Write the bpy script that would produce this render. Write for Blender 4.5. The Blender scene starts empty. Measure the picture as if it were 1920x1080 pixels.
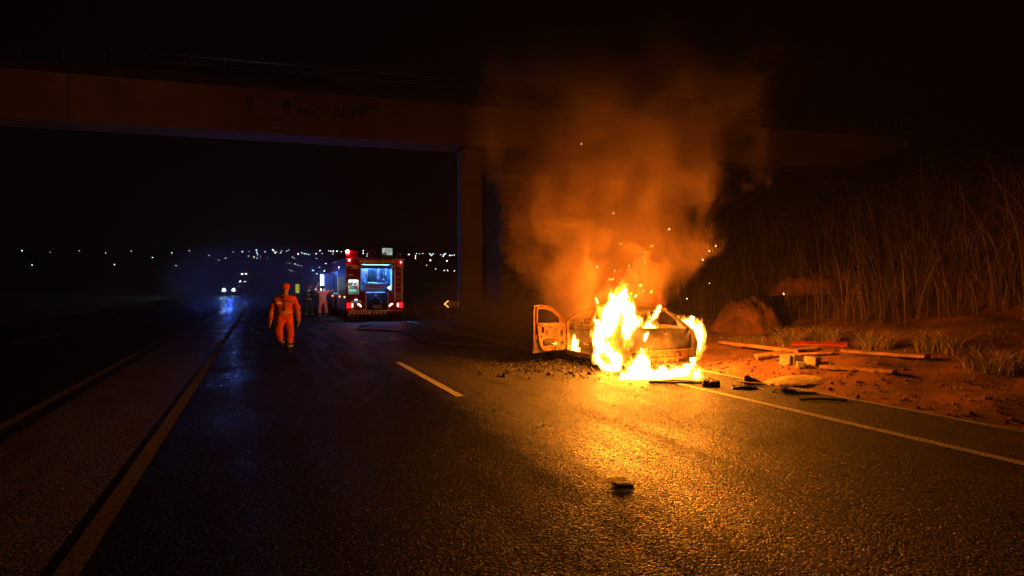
import bpy, bmesh, math, random
from mathutils import Vector, Matrix, noise, Euler
import numpy as np

R = math.radians
rnd = random.Random(7)
S = bpy.context.scene
C = bpy.context.scene.collection

# ------------------------------------------------------------------ camera, sky, exposure
YAW = R(23.6)
F = 1080.0                      # focal length in photo pixels (1920 wide)
EYE = 1.7
HZ = 538.0
cs, sn = math.cos(YAW), math.sin(YAW)
cam = bpy.data.cameras.new('camera')
cam.sensor_width = 36.0
cam.lens = F / 1920 * 36
cam.clip_end = 3000
cam.clip_start = 0.05
cam.shift_y = -(HZ - 540) / 1920 * -1
camo = bpy.data.objects.new('camera', cam)
C.objects.link(camo)
camo.location = (0, 0, EYE)
camo.rotation_euler = (R(90), 0, -YAW)
S.camera = camo

W = bpy.data.worlds.new('World')
S.world = W
W.use_nodes = True
wn = W.node_tree.nodes
wl = W.node_tree.links
sky = wn.new('ShaderNodeTexSky')
sky.sky_type = 'NISHITA'
sky.sun_disc = False
sky.sun_elevation = R(-9)
sky.sun_rotation = R(200)
wn['Background'].inputs['Strength'].default_value = 0.02
wl.new(sky.outputs[0], wn['Background'].inputs['Color'])

sun = bpy.data.lights.new('moon', 'SUN')
sun.energy = 0.0015
sun.angle = R(0.5)
sun.color = (0.75, 0.82, 1.0)
suno = bpy.data.objects.new('moon', sun)
C.objects.link(suno)
suno.rotation_euler = (R(50), 0, R(160))

S.view_settings.view_transform = 'Standard'
S.view_settings.look = 'None'
S.view_settings.exposure = 0.4
S.view_settings.gamma = 1.0
S.render.engine = 'CYCLES'
S.cycles.max_bounces = 8
S.cycles.volume_bounces = 2
S.cycles.transparent_max_bounces = 12
S.cycles.sample_clamp_indirect = 4.0
S.cycles.sample_clamp_direct = 0.0
S.cycles.use_denoising = True
S.cycles.volume_step_rate = 1.0
S.cycles.volume_max_steps = 128

FIRE = (1.0, 0.25, 0.014)
FIRE_L = 42.0        # radiance of the white-hot flame cores

# ------------------------------------------------------------------ places: a photo pixel on a known plane -> a world point
def ray(px, py):
    x = (px - 960) / F
    z = -(py - HZ) / F
    return Vector((x * cs + sn, -x * sn + cs, z))
def atX(px, py, X):
    d = ray(px, py); t = X / d.x
    return Vector((0, 0, EYE)) + d * t
def atY(px, py, Y):
    d = ray(px, py); t = Y / d.y
    return Vector((0, 0, EYE)) + d * t
def atD(px, py, D):
    return Vector((0, 0, EYE)) + ray(px, py) * D
def gnd(px, py, z=0.0):
    d = ray(px, py); t = (z - EYE) / d.z
    return Vector((0, 0, EYE)) + d * t

def road_z(Y):
    if Y < 45: return 0.0
    if Y < 170: return 0.0002 * (Y - 45) ** 2
    return 3.125 + 0.05 * (Y - 170)
def sstep(a, b, x):
    t = max(0.0, min(1.0, (x - a) / (b - a)))
    return t * t * (3 - 2 * t)
def lerp_tab(tab, x):
    if x <= tab[0][0]: return tab[0][1]
    for (a, va), (b, vb) in zip(tab, tab[1:]):
        if x <= b:
            return va + (vb - va) * (x - a) / (b - a)
    return tab[-1][1]
BANK = [(8.2, 0.0), (9.0, 0.10), (10.5, 0.36), (12.5, 0.55), (14.5, 1.0), (18, 2.6), (24, 5.6), (32, 8.6), (60, 10)]
def ground_z(X, Y):
    z = road_z(Y)
    if X > 8.2:
        k = 1.0 - 0.85 * sstep(42, 70, Y)
        z += lerp_tab(BANK, X) * k
    if X < -11:
        z += 0.04 * min(30, -11 - X)
    if Y > 200:
        z += (0.05 * (Y - 200)) * (1.0 + 0.25 * math.sin(X * 0.006 + 1.0) + 0.12 * math.sin(X * 0.021))
    return z

# ------------------------------------------------------------------ materials
def mat(name, col, rough=0.6, metal=0.0, var=0.25, vscale=6.0, bump=0.0, bscale=40.0, col2=None, spec=0.5, coat=0.0, emit=None, estr=0.0, detail=5.0, lo=0.35, hi=0.65):
    m = bpy.data.materials.new(name)
    m.use_nodes = True
    nt = m.node_tree; N = nt.nodes; L = nt.links
    b = N['Principled BSDF']
    b.inputs['Roughness'].default_value = rough
    b.inputs['Metallic'].default_value = metal
    b.inputs['Specular IOR Level'].default_value = spec
    b.inputs['Coat Weight'].default_value = coat
    tc = N.new('ShaderNodeTexCoord')
    nz = N.new('ShaderNodeTexNoise')
    nz.inputs['Scale'].default_value = vscale
    nz.inputs['Detail'].default_value = detail
    L.new(tc.outputs['Object'], nz.inputs['Vector'])
    rp = N.new('ShaderNodeValToRGB')
    c2 = col2 if col2 else tuple(c * (1 - var) for c in col)
    rp.color_ramp.elements[0].position = lo
    rp.color_ramp.elements[1].position = hi
    rp.color_ramp.elements[0].color = (*c2, 1)
    rp.color_ramp.elements[1].color = (*col, 1)
    L.new(nz.outputs['Fac'], rp.inputs['Fac'])
    L.new(rp.outputs['Color'], b.inputs['Base Color'])
    if bump:
        n2 = N.new('ShaderNodeTexNoise'); n2.inputs['Scale'].default_value = bscale; n2.inputs['Detail'].default_value = 6
        L.new(tc.outputs['Object'], n2.inputs['Vector'])
        bp = N.new('ShaderNodeBump'); bp.inputs['Strength'].default_value = bump; bp.inputs['Distance'].default_value = 0.02
        L.new(n2.outputs['Fac'], bp.inputs['Height'])
        L.new(bp.outputs['Normal'], b.inputs['Normal'])
    if emit:
        b.inputs['Emission Color'].default_value = (*emit, 1)
        b.inputs['Emission Strength'].default_value = estr
    return m

def emis(name, col, s):
    m = bpy.data.materials.new(name)
    m.use_nodes = True
    nt = m.node_tree
    b = nt.nodes['Principled BSDF']
    b.inputs['Base Color'].default_value = (0.2, 0.2, 0.2, 1)
    b.inputs['Emission Color'].default_value = (*col, 1)
    b.inputs['Emission Strength'].default_value = s
    return m

def asphalt(name, base, patch, spec=0.4, tilt=0.75, seam=None):
    m = bpy.data.materials.new(name); m.use_nodes = True
    nt = m.node_tree; N = nt.nodes; L = nt.links
    b = N['Principled BSDF']
    tc = N.new('ShaderNodeTexCoord')
    big = N.new('ShaderNodeTexNoise'); big.inputs['Scale'].default_value = 0.7; big.inputs['Detail'].default_value = 6
    L.new(tc.outputs['Object'], big.inputs['Vector'])
    st = N.new('ShaderNodeMapping'); st.inputs['Scale'].default_value = (3.0, 0.12, 1)
    L.new(tc.outputs['Object'], st.inputs['Vector'])
    wear = N.new('ShaderNodeTexNoise'); wear.inputs['Scale'].default_value = 1.0; wear.inputs['Detail'].default_value = 4
    L.new(st.outputs[0], wear.inputs['Vector'])
    mm = N.new('ShaderNodeMath'); mm.operation = 'MULTIPLY_ADD'; mm.inputs[1].default_value = 0.5
    L.new(wear.outputs['Fac'], mm.inputs[0]); 
    m2 = N.new('ShaderNodeMath'); m2.operation = 'MULTIPLY'; m2.inputs[1].default_value = 0.5
    L.new(big.outputs['Fac'], m2.inputs[0]); L.new(m2.outputs[0], mm.inputs[2])
    rp = N.new('ShaderNodeValToRGB')
    rp.color_ramp.elements[0].position = 0.38; rp.color_ramp.elements[0].color = (*patch, 1)
    rp.color_ramp.elements[1].position = 0.62; rp.color_ramp.elements[1].color = (*base, 1)
    L.new(mm.outputs[0], rp.inputs['Fac'])
    vo = N.new('ShaderNodeTexVoronoi'); vo.inputs['Scale'].default_value = 85
    vo2 = N.new('ShaderNodeTexVoronoi'); vo2.inputs['Scale'].default_value = 34
    L.new(tc.outputs['Object'], vo.inputs['Vector']); L.new(tc.outputs['Object'], vo2.inputs['Vector'])
    # stones differ in colour and gloss
    mixc = N.new('ShaderNodeMix'); mixc.data_type = 'RGBA'; mixc.blend_type = 'MULTIPLY'; mixc.inputs['Factor'].default_value = 0.75
    bw = N.new('ShaderNodeRGBToBW'); L.new(vo.outputs['Color'], bw.inputs[0])
    mr = N.new('ShaderNodeMapRange'); mr.inputs['To Min'].default_value = 0.35; mr.inputs['To Max'].default_value = 1.7
    L.new(bw.outputs[0], mr.inputs['Value'])
    L.new(rp.outputs['Color'], mixc.inputs[6]); L.new(mr.outputs[0], mixc.inputs[7])
    if seam is None:
        L.new(mixc.outputs[2], b.inputs['Base Color'])
        b.inputs['Specular IOR Level'].default_value = spec
    else:
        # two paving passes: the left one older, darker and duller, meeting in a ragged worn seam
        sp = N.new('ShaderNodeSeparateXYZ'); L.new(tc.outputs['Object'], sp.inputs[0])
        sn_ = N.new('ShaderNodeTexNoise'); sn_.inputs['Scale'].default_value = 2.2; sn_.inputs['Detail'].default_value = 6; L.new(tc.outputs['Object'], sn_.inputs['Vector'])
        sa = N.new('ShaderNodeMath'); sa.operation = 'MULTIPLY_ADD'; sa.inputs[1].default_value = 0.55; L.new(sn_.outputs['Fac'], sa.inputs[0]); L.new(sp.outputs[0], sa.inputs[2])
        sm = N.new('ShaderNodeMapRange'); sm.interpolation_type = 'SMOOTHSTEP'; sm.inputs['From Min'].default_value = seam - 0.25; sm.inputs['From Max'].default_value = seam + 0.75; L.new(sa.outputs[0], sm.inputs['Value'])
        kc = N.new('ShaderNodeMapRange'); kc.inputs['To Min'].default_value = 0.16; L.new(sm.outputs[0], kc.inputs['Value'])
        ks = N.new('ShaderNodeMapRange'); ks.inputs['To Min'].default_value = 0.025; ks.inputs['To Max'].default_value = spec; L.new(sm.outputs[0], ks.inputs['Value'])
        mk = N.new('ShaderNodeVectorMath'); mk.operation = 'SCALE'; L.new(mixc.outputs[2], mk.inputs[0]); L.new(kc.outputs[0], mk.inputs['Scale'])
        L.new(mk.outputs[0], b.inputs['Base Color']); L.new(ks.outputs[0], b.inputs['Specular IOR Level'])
    rr = N.new('ShaderNodeMapRange'); rr.inputs['From Min'].default_value = 0.25; rr.inputs['From Max'].default_value = 0.75
    rr.inputs['To Min'].default_value = 0.24; rr.inputs['To Max'].default_value = 0.80
    L.new(bw.outputs[0], rr.inputs['Value'])
    # tyre-polished tracks and dull strips
    wr = N.new('ShaderNodeMapRange'); wr.inputs['From Min'].default_value = 0.35; wr.inputs['From Max'].default_value = 0.65; wr.inputs['To Min'].default_value = -0.12; wr.inputs['To Max'].default_value = 0.2
    L.new(mm.outputs[0], wr.inputs['Value'])
    ra = N.new('ShaderNodeMath'); ra.operation = 'ADD'; ra.use_clamp = True; L.new(rr.outputs[0], ra.inputs[0]); L.new(wr.outputs[0], ra.inputs[1]); L.new(ra.outputs[0], b.inputs['Roughness'])
    ad = N.new('ShaderNodeMath'); ad.operation = 'MULTIPLY_ADD'; ad.inputs[1].default_value = 1.6
    L.new(vo2.outputs['Distance'], ad.inputs[0]); L.new(vo.outputs['Distance'], ad.inputs[2])
    nz = N.new('ShaderNodeTexNoise'); nz.inputs['Scale'].default_value = 40; nz.inputs['Detail'].default_value = 8; nz.inputs['Roughness'].default_value = 0.7
    L.new(tc.outputs['Object'], nz.inputs['Vector'])
    ad2 = N.new('ShaderNodeMath'); ad2.operation = 'MULTIPLY_ADD'; ad2.inputs[1].default_value = -1.2
    L.new(nz.outputs['Fac'], ad2.inputs[0]); L.new(ad.outputs[0], ad2.inputs[2])
    bp = N.new('ShaderNodeBump'); bp.inputs['Strength'].default_value = 0.85; bp.inputs['Distance'].default_value = 0.012; bp.invert = True
    # every stone chip lies at its own tilt: separate glints
    ge = N.new('ShaderNodeNewGeometry')
    vs = N.new('ShaderNodeVectorMath'); vs.operation = 'SUBTRACT'; vs.inputs[1].default_value = (0.5, 0.5, 0.5)
    L.new(vo.outputs['Color'], vs.inputs[0])
    vk = N.new('ShaderNodeVectorMath'); vk.operation = 'SCALE'; vk.inputs['Scale'].default_value = tilt
    L.new(vs.outputs[0], vk.inputs[0])
    va = N.new('ShaderNodeVectorMath'); va.operation = 'ADD'; L.new(ge.outputs['Normal'], va.inputs[0]); L.new(vk.outputs[0], va.inputs[1])
    vn = N.new('ShaderNodeVectorMath'); vn.operation = 'NORMALIZE'; L.new(va.outputs[0], vn.inputs[0]); L.new(vn.outputs[0], bp.inputs['Normal'])
    L.new(ad2.outputs[0], bp.inputs['Height']); L.new(bp.outputs['Normal'], b.inputs['Normal'])
    return m

M = {}
def shard(poly, t, seed, z0=0.0, jig=0.25):
    '''irregular broken plate: outline poly (x, y), thickness t, uneven top'''
    r = random.Random(seed); n = len(poly)
    pts = []
    for i, (x, y) in enumerate(poly):
        x2, y2 = poly[(i + 1) % n]
        pts.append((x, y)); L = math.hypot(x2 - x, y2 - y)
        for k in (0.33, 0.66): pts.append((x + (x2 - x) * k + r.uniform(-1, 1) * L * 0.06, y + (y2 - y) * k + r.uniform(-1, 1) * L * 0.06))
    n = len(pts); cx = sum(p[0] for p in pts) / n; cy = sum(p[1] for p in pts) / n
    tops = [z0 + t * (1 + r.uniform(-jig, jig)) for _ in pts]
    vs = [(x, y, z0) for x, y in pts] + [(cx + (x - cx) * 0.93, cy + (y - cy) * 0.93, h) for (x, y), h in zip(pts, tops)] + [(cx, cy, z0 + t * 1.15)]
    fs = [(i, (i + 1) % n, n + (i + 1) % n, n + i) for i in range(n)] + [(n + i, n + (i + 1) % n, 2 * n) for i in range(n)] + [tuple(reversed(range(n)))]
    return vs, fs
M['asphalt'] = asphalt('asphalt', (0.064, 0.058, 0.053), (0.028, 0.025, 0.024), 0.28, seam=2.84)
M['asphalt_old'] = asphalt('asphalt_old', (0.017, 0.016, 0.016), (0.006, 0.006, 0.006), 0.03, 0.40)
M['shoulder'] = asphalt('asphalt_shoulder', (0.07, 0.062, 0.055), (0.045, 0.04, 0.036))
M['tar'] = mat('tar_seal', (0.02, 0.018, 0.018), 0.85, bump=0.4, bscale=60)
M['paint'] = mat('worn_road_paint', (0.62, 0.6, 0.55), 0.6, var=0.9, vscale=38, col2=(0.07, 0.065, 0.06), bump=0.5, bscale=70, lo=0.36, hi=0.50)
M['paint_dull'] = mat('dull_edge_paint', (0.11, 0.105, 0.10), 0.85, var=0.9, vscale=20, col2=(0.03, 0.028, 0.027), bump=0.4, bscale=60, lo=0.38, hi=0.56)
M['earth'] = mat('red_earth', (0.25, 0.095, 0.043), 0.95, col2=(0.085, 0.038, 0.022), vscale=1.3, bump=1.0, bscale=9, detail=8)
M['conc'] = mat('stained_concrete', (0.50, 0.38, 0.35), 0.9, col2=(0.38, 0.29, 0.27), vscale=0.5, bump=0.25, bscale=14, detail=8)
M['conc_dark'] = mat('dark_concrete', (0.09, 0.085, 0.08), 0.9, col2=(0.04, 0.04, 0.038), vscale=0.9, bump=0.3, bscale=10, detail=8)
M['conc_light'] = mat('pale_concrete', (0.33, 0.32, 0.30), 0.9, col2=(0.18, 0.17, 0.16), vscale=1.5, bump=0.3, bscale=18, detail=8)
M['black_paint'] = mat('black_spray_paint', (0.012, 0.012, 0.012), 0.7, var=0.4)
M['steel'] = mat('galvanised_steel', (0.45, 0.45, 0.46), 0.42, 0.8, var=0.35, vscale=12)
M['alu'] = mat('brushed_aluminium', (0.72, 0.72, 0.75), 0.38, 0.9, var=0.2, vscale=10)
M['white'] = mat('white_paint', (0.72, 0.72, 0.70), 0.5, var=0.15, vscale=5)
M['red'] = mat('fire_engine_red', (0.55, 0.012, 0.035), 0.5, var=0.25, vscale=1.5, coat=0.0, spec=0.25)
M['red_bright'] = mat('bright_red_paint', (0.6, 0.03, 0.02), 0.45, var=0.3)
M['black'] = mat('black_rubber', (0.018, 0.018, 0.018), 0.7, var=0.3, vscale=8)
M['dark_metal'] = mat('dark_metal', (0.05, 0.05, 0.055), 0.5, 0.5, var=0.3)
M['yellow_print'] = mat('yellow_reflective_print', (0.95, 0.66, 0.16), 0.38, 0.9, var=0.1, vscale=20)
M['silver_tape'] = mat('silver_reflective_tape', (0.75, 0.76, 0.78), 0.36, 0.85, var=0.2, vscale=20)
M['orange_cloth'] = mat('orange_coverall_cloth', (0.92, 0.125, 0.02), 0.85, var=0.3, vscale=7, bump=0.9, bscale=13)
M['lightened_orange_cloth'] = mat('lightened_orange_coverall_cloth', (0.95, 0.17, 0.11), 0.85, var=0.2, vscale=7, bump=0.5, bscale=16)  # same orange cloth, made lighter and pinker in place of missing light
M['dark_cloth'] = mat('dark_turnout_cloth', (0.03, 0.03, 0.035), 0.85, var=0.3, vscale=8, bump=0.4, bscale=16)
M['skin'] = mat('skin', (0.58, 0.38, 0.28), 0.55, var=0.15, vscale=14)
M['leather'] = mat('black_boot_leather', (0.012, 0.012, 0.012), 0.4, var=0.3)
M['burnt'] = mat('burnt_car_steel', (0.085, 0.056, 0.042), 0.7, 0.15, col2=(0.022, 0.016, 0.014), vscale=3.5, bump=0.5, bscale=22, detail=9)
M['rust'] = mat('scorched_rusty_steel', (0.30, 0.125, 0.05), 0.75, 0.2, col2=(0.085, 0.038, 0.02), vscale=6, bump=0.5, bscale=26, detail=9)
M['soot'] = mat('sooty_steel', (0.055, 0.042, 0.036), 0.75, 0.1, col2=(0.02, 0.017, 0.015), vscale=5, bump=0.5, bscale=20, detail=9)
M['ash'] = mat('pale_ash_steel', (0.105, 0.082, 0.075), 0.8, 0.1, col2=(0.032, 0.024, 0.021), vscale=2.6, bump=0.35, bscale=18, detail=9, lo=0.4, hi=0.6)
M['tyre'] = mat('burnt_tyre', (0.02, 0.018, 0.017), 0.9, var=0.5, bump=0.8, bscale=20)
M['wood'] = mat('weathered_plank', (0.34, 0.17, 0.085), 0.8, col2=(0.17, 0.085, 0.045), vscale=5, bump=0.6, bscale=24, detail=8)
M['stone'] = mat('pale_block_stone', (0.42, 0.36, 0.24), 0.9, col2=(0.25, 0.20, 0.13), vscale=6, bump=0.6, bscale=14, detail=8)
M['sand'] = mat('pale_sand', (0.45, 0.36, 0.20), 0.95, col2=(0.30, 0.22, 0.12), vscale=4, bump=0.8, bscale=30)
M['blue_plastic'] = mat('blue_grey_plastic', (0.10, 0.12, 0.17), 0.45, var=0.3)
M['black_plastic'] = mat('charred_black_plastic', (0.02, 0.02, 0.022), 0.45, var=0.4, bump=0.5, bscale=30)
M['drygrass'] = mat('dry_grass', (0.30, 0.22, 0.095), 0.8, col2=(0.12, 0.10, 0.045), vscale=1.2)
M['reed'] = mat('tall_dry_reed', (0.11, 0.066, 0.034), 0.8, col2=(0.04, 0.027, 0.014), vscale=0.9)
M['hivis'] = mat('yellow_green_reflective', (0.55, 0.75, 0.05), 0.5, var=0.1, emit=(0.75, 0.9, 0.02), estr=0.0)
M['glowing_reflector'] = emis('yellow_green_glowing_reflector', (0.75, 0.85, 0.02), 0.6)  # plain reflectors given a glow of their own, not lamps
M['panel_blue'] = mat('locker_lining', (0.50, 0.58, 0.68), 0.4, 0.3, var=0.2, vscale=6)
M['card'] = mat('crushed_carton', (0.50, 0.40, 0.22), 0.7, col2=(0.25, 0.2, 0.11), vscale=25, bump=0.4, bscale=40)
M['glass_dark'] = mat('dark_glass', (0.01, 0.012, 0.015), 0.08, var=0.1)
M['car_paint_grey'] = mat('grey_car_paint', (0.12, 0.12, 0.13), 0.3, 0.3, var=0.1, coat=0.5)
M['charcoal'] = mat('charred_debris', (0.03, 0.026, 0.023), 0.85, col2=(0.012, 0.011, 0.01), vscale=9, bump=0.9, bscale=30)
M['shrub'] = mat('dark_leaves', (0.05, 0.07, 0.025), 0.7, var=0.5, vscale=2)

# ------------------------------------------------------------------ mesh builder
def frame_axes(d):
    d = d.normalized()
    up = Vector((0, 0, 1)) if abs(d.z) < 0.95 else Vector((1, 0, 0))
    a = d.cross(up).normalized(); b = d.cross(a).normalized()
    return a, b

class MB:
    def __init__(self):
        self.v = []; self.f = []; self.smooth = []
    def add(self, vs, fs, smooth=False):
        o = len(self.v)
        self.v += [tuple(x) for x in vs]
        for f in fs:
            self.f.append(tuple(i + o for i in f)); self.smooth.append(smooth)
        return self
    def box(self, c, s, rot=None, bev=0.0):
        c = Vector(c); hx, hy, hz = s[0] / 2, s[1] / 2, s[2] / 2
        if bev <= 0:
            vs = [Vector((x, y, z)) for z in (-hz, hz) for y in (-hy, hy) for x in (-hx, hx)]
            fs = [(0, 2, 3, 1), (4, 5, 7, 6), (0, 1, 5, 4), (2, 6, 7, 3), (0, 4, 6, 2), (1, 3, 7, 5)]
        else:
            bm = bmesh.new(); bmesh.ops.create_cube(bm, size=1.0)
            for v in bm.verts: v.co = Vector((v.co.x * s[0], v.co.y * s[1], v.co.z * s[2]))
            bmesh.ops.bevel(bm, geom=list(bm.edges), offset=min(bev, min(s) * 0.45), segments=2, affect='EDGES', profile=0.6)
            bm.verts.ensure_lookup_table()
            vs = [v.co.copy() for v in bm.verts]; fs = [tuple(v.index for v in f.verts) for f in bm.faces]; bm.free()
        if rot is not None:
            m = rot if isinstance(rot, Matrix) else Euler(rot).to_matrix()
            vs = [m @ v for v in vs]
        return self.add([v + c for v in vs], fs)
    def tube(self, pts, r, n=8, cap=True, smooth=True):
        pts = [Vector(p) for p in pts]
        rs = r if isinstance(r, (list, tuple)) else [r] * len(pts)
        vs = []; fs = []
        a = None
        for i, p in enumerate(pts):
            d = (pts[min(i + 1, len(pts) - 1)] - pts[max(i - 1, 0)])
            if d.length < 1e-9: d = Vector((0, 0, 1))
            d.normalize()
            if a is None: a, b = frame_axes(d)
            else:
                a = (a - d * a.dot(d)); a = a.normalized() if a.length > 1e-6 else frame_axes(d)[0]
                b = d.cross(a)
            for k in range(n):
                t = 2 * math.pi * k / n
                vs.append(p + (a * math.cos(t) + b * math.sin(t)) * rs[i])
        for i in range(len(pts) - 1):
            for k in range(n):
                k2 = (k + 1) % n
                fs.append((i * n + k, i * n + k2, (i + 1) * n + k2, (i + 1) * n + k))
        self.add(vs, fs, smooth)
        if cap:
            o = len(self.v) - len(vs)
            self.f.append(tuple(o + k for k in reversed(range(n)))); self.smooth.append(False)
            e = o + (len(pts) - 1) * n
            self.f.append(tuple(e + k for k in range(n))); self.smooth.append(False)
        return self
    def lathe(self, prof, c, axis='z', n=20, smooth=True):
        c = Vector(c); vs = []; fs = []
        for (r, h) in prof:
            for k in range(n):
                t = 2 * math.pi * k / n
                x, y = r * math.cos(t), r * math.sin(t)
                p = {'z': (x, y, h), 'x': (h, x, y), 'y': (y, h, x)}[axis]
                vs.append(c + Vector(p))
        for i in range(len(prof) - 1):
            for k in range(n):
                k2 = (k + 1) % n
                fs.append((i * n + k, i * n + k2, (i + 1) * n + k2, (i + 1) * n + k))
        return self.add(vs, fs, smooth)
    def ball(self, c, r, sub=2, sc=(1, 1, 1), rot=None):
        bm = bmesh.new(); bmesh.ops.create_icosphere(bm, subdivisions=sub, radius=1)
        c = Vector(c)
        m = Euler(rot).to_matrix() if rot else Matrix.Identity(3)
        vs = [m @ Vector((v.co.x * sc[0] * r, v.co.y * sc[1] * r, v.co.z * sc[2] * r)) + c for v in bm.verts]
        bm.verts.ensure_lookup_table()
        fs = [tuple(v.index for v in f.verts) for f in bm.faces]; bm.free()
        return self.add(vs, fs, True)
    def quad(self, a, b, c, d):
        return self.add([a, b, c, d], [(0, 1, 2, 3)])
    def sheet(self, loops, t, xf):
        """flat plate with holes: loops[0] outline, others holes (2D), thickness t; xf(u, v, w) -> point"""
        cu = bpy.data.curves.new('tmp', 'CURVE'); cu.dimensions = '2D'; cu.fill_mode = 'BOTH'; cu.extrude = t / 2
        for lp in loops:
            s = cu.splines.new('POLY'); s.points.add(len(lp) - 1); s.use_cyclic_u = True
            for i, (u, v) in enumerate(lp): s.points[i].co = (u, v, 0, 1)
        o = bpy.data.objects.new('tmp', cu); C.objects.link(o)
        dg = bpy.context.evaluated_depsgraph_get()
        me = bpy.data.meshes.new_from_object(o.evaluated_get(dg))
        vs = [xf(v.co.x, v.co.y, v.co.z) for v in me.vertices]
        fs = [tuple(p.vertices) for p in me.polygons]
        bpy.data.objects.remove(o); bpy.data.curves.remove(cu); bpy.data.meshes.remove(me)
        return self.add(vs, fs)
    def text(self, s, size, t, xf, align='CENTER', bold=0.0):
        cu = bpy.data.curves.new('tmp', 'FONT'); cu.body = s; cu.size = size; cu.extrude = t / 2; cu.offset = bold
        cu.align_x = align; cu.align_y = 'CENTER'; cu.resolution_u = 3
        o = bpy.data.objects.new('tmp', cu); C.objects.link(o)
        dg = bpy.context.evaluated_depsgraph_get()
        me = bpy.data.meshes.new_from_object(o.evaluated_get(dg))
        vs = [xf(v.co.x, v.co.y, v.co.z) for v in me.vertices]
        fs = [tuple(p.vertices) for p in me.polygons]
        bpy.data.objects.remove(o); bpy.data.curves.remove(cu); bpy.data.meshes.remove(me)
        return self.add(vs, fs)
    def build(self, name, m, parent=None, fix=True):
        me = bpy.data.meshes.new(name)
        me.from_pydata(self.v, [], self.f)
        if fix:
            bm = bmesh.new(); bm.from_mesh(me); bmesh.ops.recalc_face_normals(bm, faces=list(bm.faces)); bm.to_mesh(me); bm.free()
        if len(me.polygons) == len(self.smooth):
            me.polygons.foreach_set('use_smooth', self.smooth)
        if m is not None: me.materials.append(m)
        o = bpy.data.objects.new(name, me); C.objects.link(o)
        if parent is not None: o.parent = parent
        return o

def tag(o, label=None, cat=None, group=None, kind=None):
    if label: o['label'] = label
    if cat: o['category'] = cat
    if group: o['group'] = group
    if kind: o['kind'] = kind
    return o
def thing(name, label, cat, loc=(0, 0, 0), rz=0.0, group=None):
    o = bpy.data.objects.new(name, None); C.objects.link(o)
    o.empty_display_size = 0.2
    o.location = loc; o.rotation_euler = (0, 0, rz)
    return tag(o, label, cat, group)
def dup(root, loc, rz, label=None, group=None):
    r = root.copy(); C.objects.link(r); r.location = loc; r.rotation_euler = (0, 0, rz)
    if label: r['label'] = label
    if group: r['group'] = group
    for ch in list(root.children):
        c = ch.copy(); C.objects.link(c); c.parent = r
        for g in list(ch.children):
            d = g.copy(); C.objects.link(d); d.parent = c
    return r

# ================================================================== SETTING
def grid_mesh(xs, ys, fz):
    b = MB()
    nx = len(xs)
    b.v = [(x, y, fz(x, y)) for y in ys for x in xs]
    for j in range(len(ys) - 1):
        for i in range(nx - 1):
            b.f.append((j * nx + i, j * nx + i + 1, (j + 1) * nx + i + 1, (j + 1) * nx + i)); b.smooth.append(True)
    return b
xs = [-700, -500, -350, -230, -150, -90, -55, -35, -22, -14, -11, -7, -3, 0, 4, 8.1]
xs += [8.25 + 0.22 * i for i in range(58)]
xs += [21.5, 22.5, 24, 26, 29, 33, 40, 55, 80, 120, 180, 260, 380, 520, 700, 900]
ys = [-40, -20, -10, -5] + [-2 + 0.35 * i for i in range(78)] + [26, 28, 31, 35, 40, 46, 54, 64, 76, 90, 110, 135, 160, 185, 210, 250, 300, 360, 430, 500, 580, 660, 740, 800, 860, 950, 1200]
def terr(x, y):
    z = ground_z(x, y)
    if -11 <= x <= 8.21:
        return z - 0.06
    if x > 8.21 and -3 < y < 40:
        p = Vector((x, y, 0))
        k = min(1.0, (x - 8.2) / 1.0)
        z += k * (0.10 * noise.noise(p * 0.55) + 0.06 * noise.noise(p * 1.7) + 0.03 * noise.noise(p * 4.3))
        if x > 12: z += 0.25 * noise.noise(p * 0.35)
    return z - 0.02
gr = grid_mesh(xs, ys, terr).build('ground', M['earth'], fix=False)
tag(gr, kind='structure')

def ribbon(name, x0, x1, y0, y1, m, dz, kind='structure'):
    Y = [y0]
    while Y[-1] < y1: Y.append(min(y1, Y[-1] + (2 if Y[-1] < 60 else 8)))
    o = grid_mesh([x0, x1], Y, lambda x, y: road_z(y) + dz).build(name, m, fix=False)
    tag(o, kind=kind)
    return o
XL, XM, XR = -1.05, 2.84, 6.72
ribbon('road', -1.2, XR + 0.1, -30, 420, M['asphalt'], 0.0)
ribbon('road_shoulder', XR + 0.1, 8.2, -30, 420, M['shoulder'], 0.0)
ribbon('median_strip', -2.6, -1.2, -30, 420, M['shoulder'], 0.0)
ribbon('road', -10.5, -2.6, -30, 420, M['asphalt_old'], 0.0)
ribbon('pavement_joint', 8.14, 8.26, -30, 60, M['conc_light'], 0.006)
ribbon('road_edge_line', XL - 0.07, XL + 0.07, -30, 420, M['paint_dull'], 0.004)
ribbon('road_edge_line', XR - 0.07, XR + 0.07, -30, 420, M['paint'], 0.005)
ribbon('road_edge_line', -2.95, -2.82, -30, 420, M['paint_dull'], 0.004)
k = 0
y = 8.5 - 26.4
while y < 200:
    ribbon('lane_dash', XM - 0.07, XM + 0.06, y, y + 4.4, M['paint'], 0.008)
    if y > 20 and y < 150: ribbon('lane_dash', -6.8, -6.67, y, y + 4.4, M['paint'], 0.008)
    y += 13.2

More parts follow.
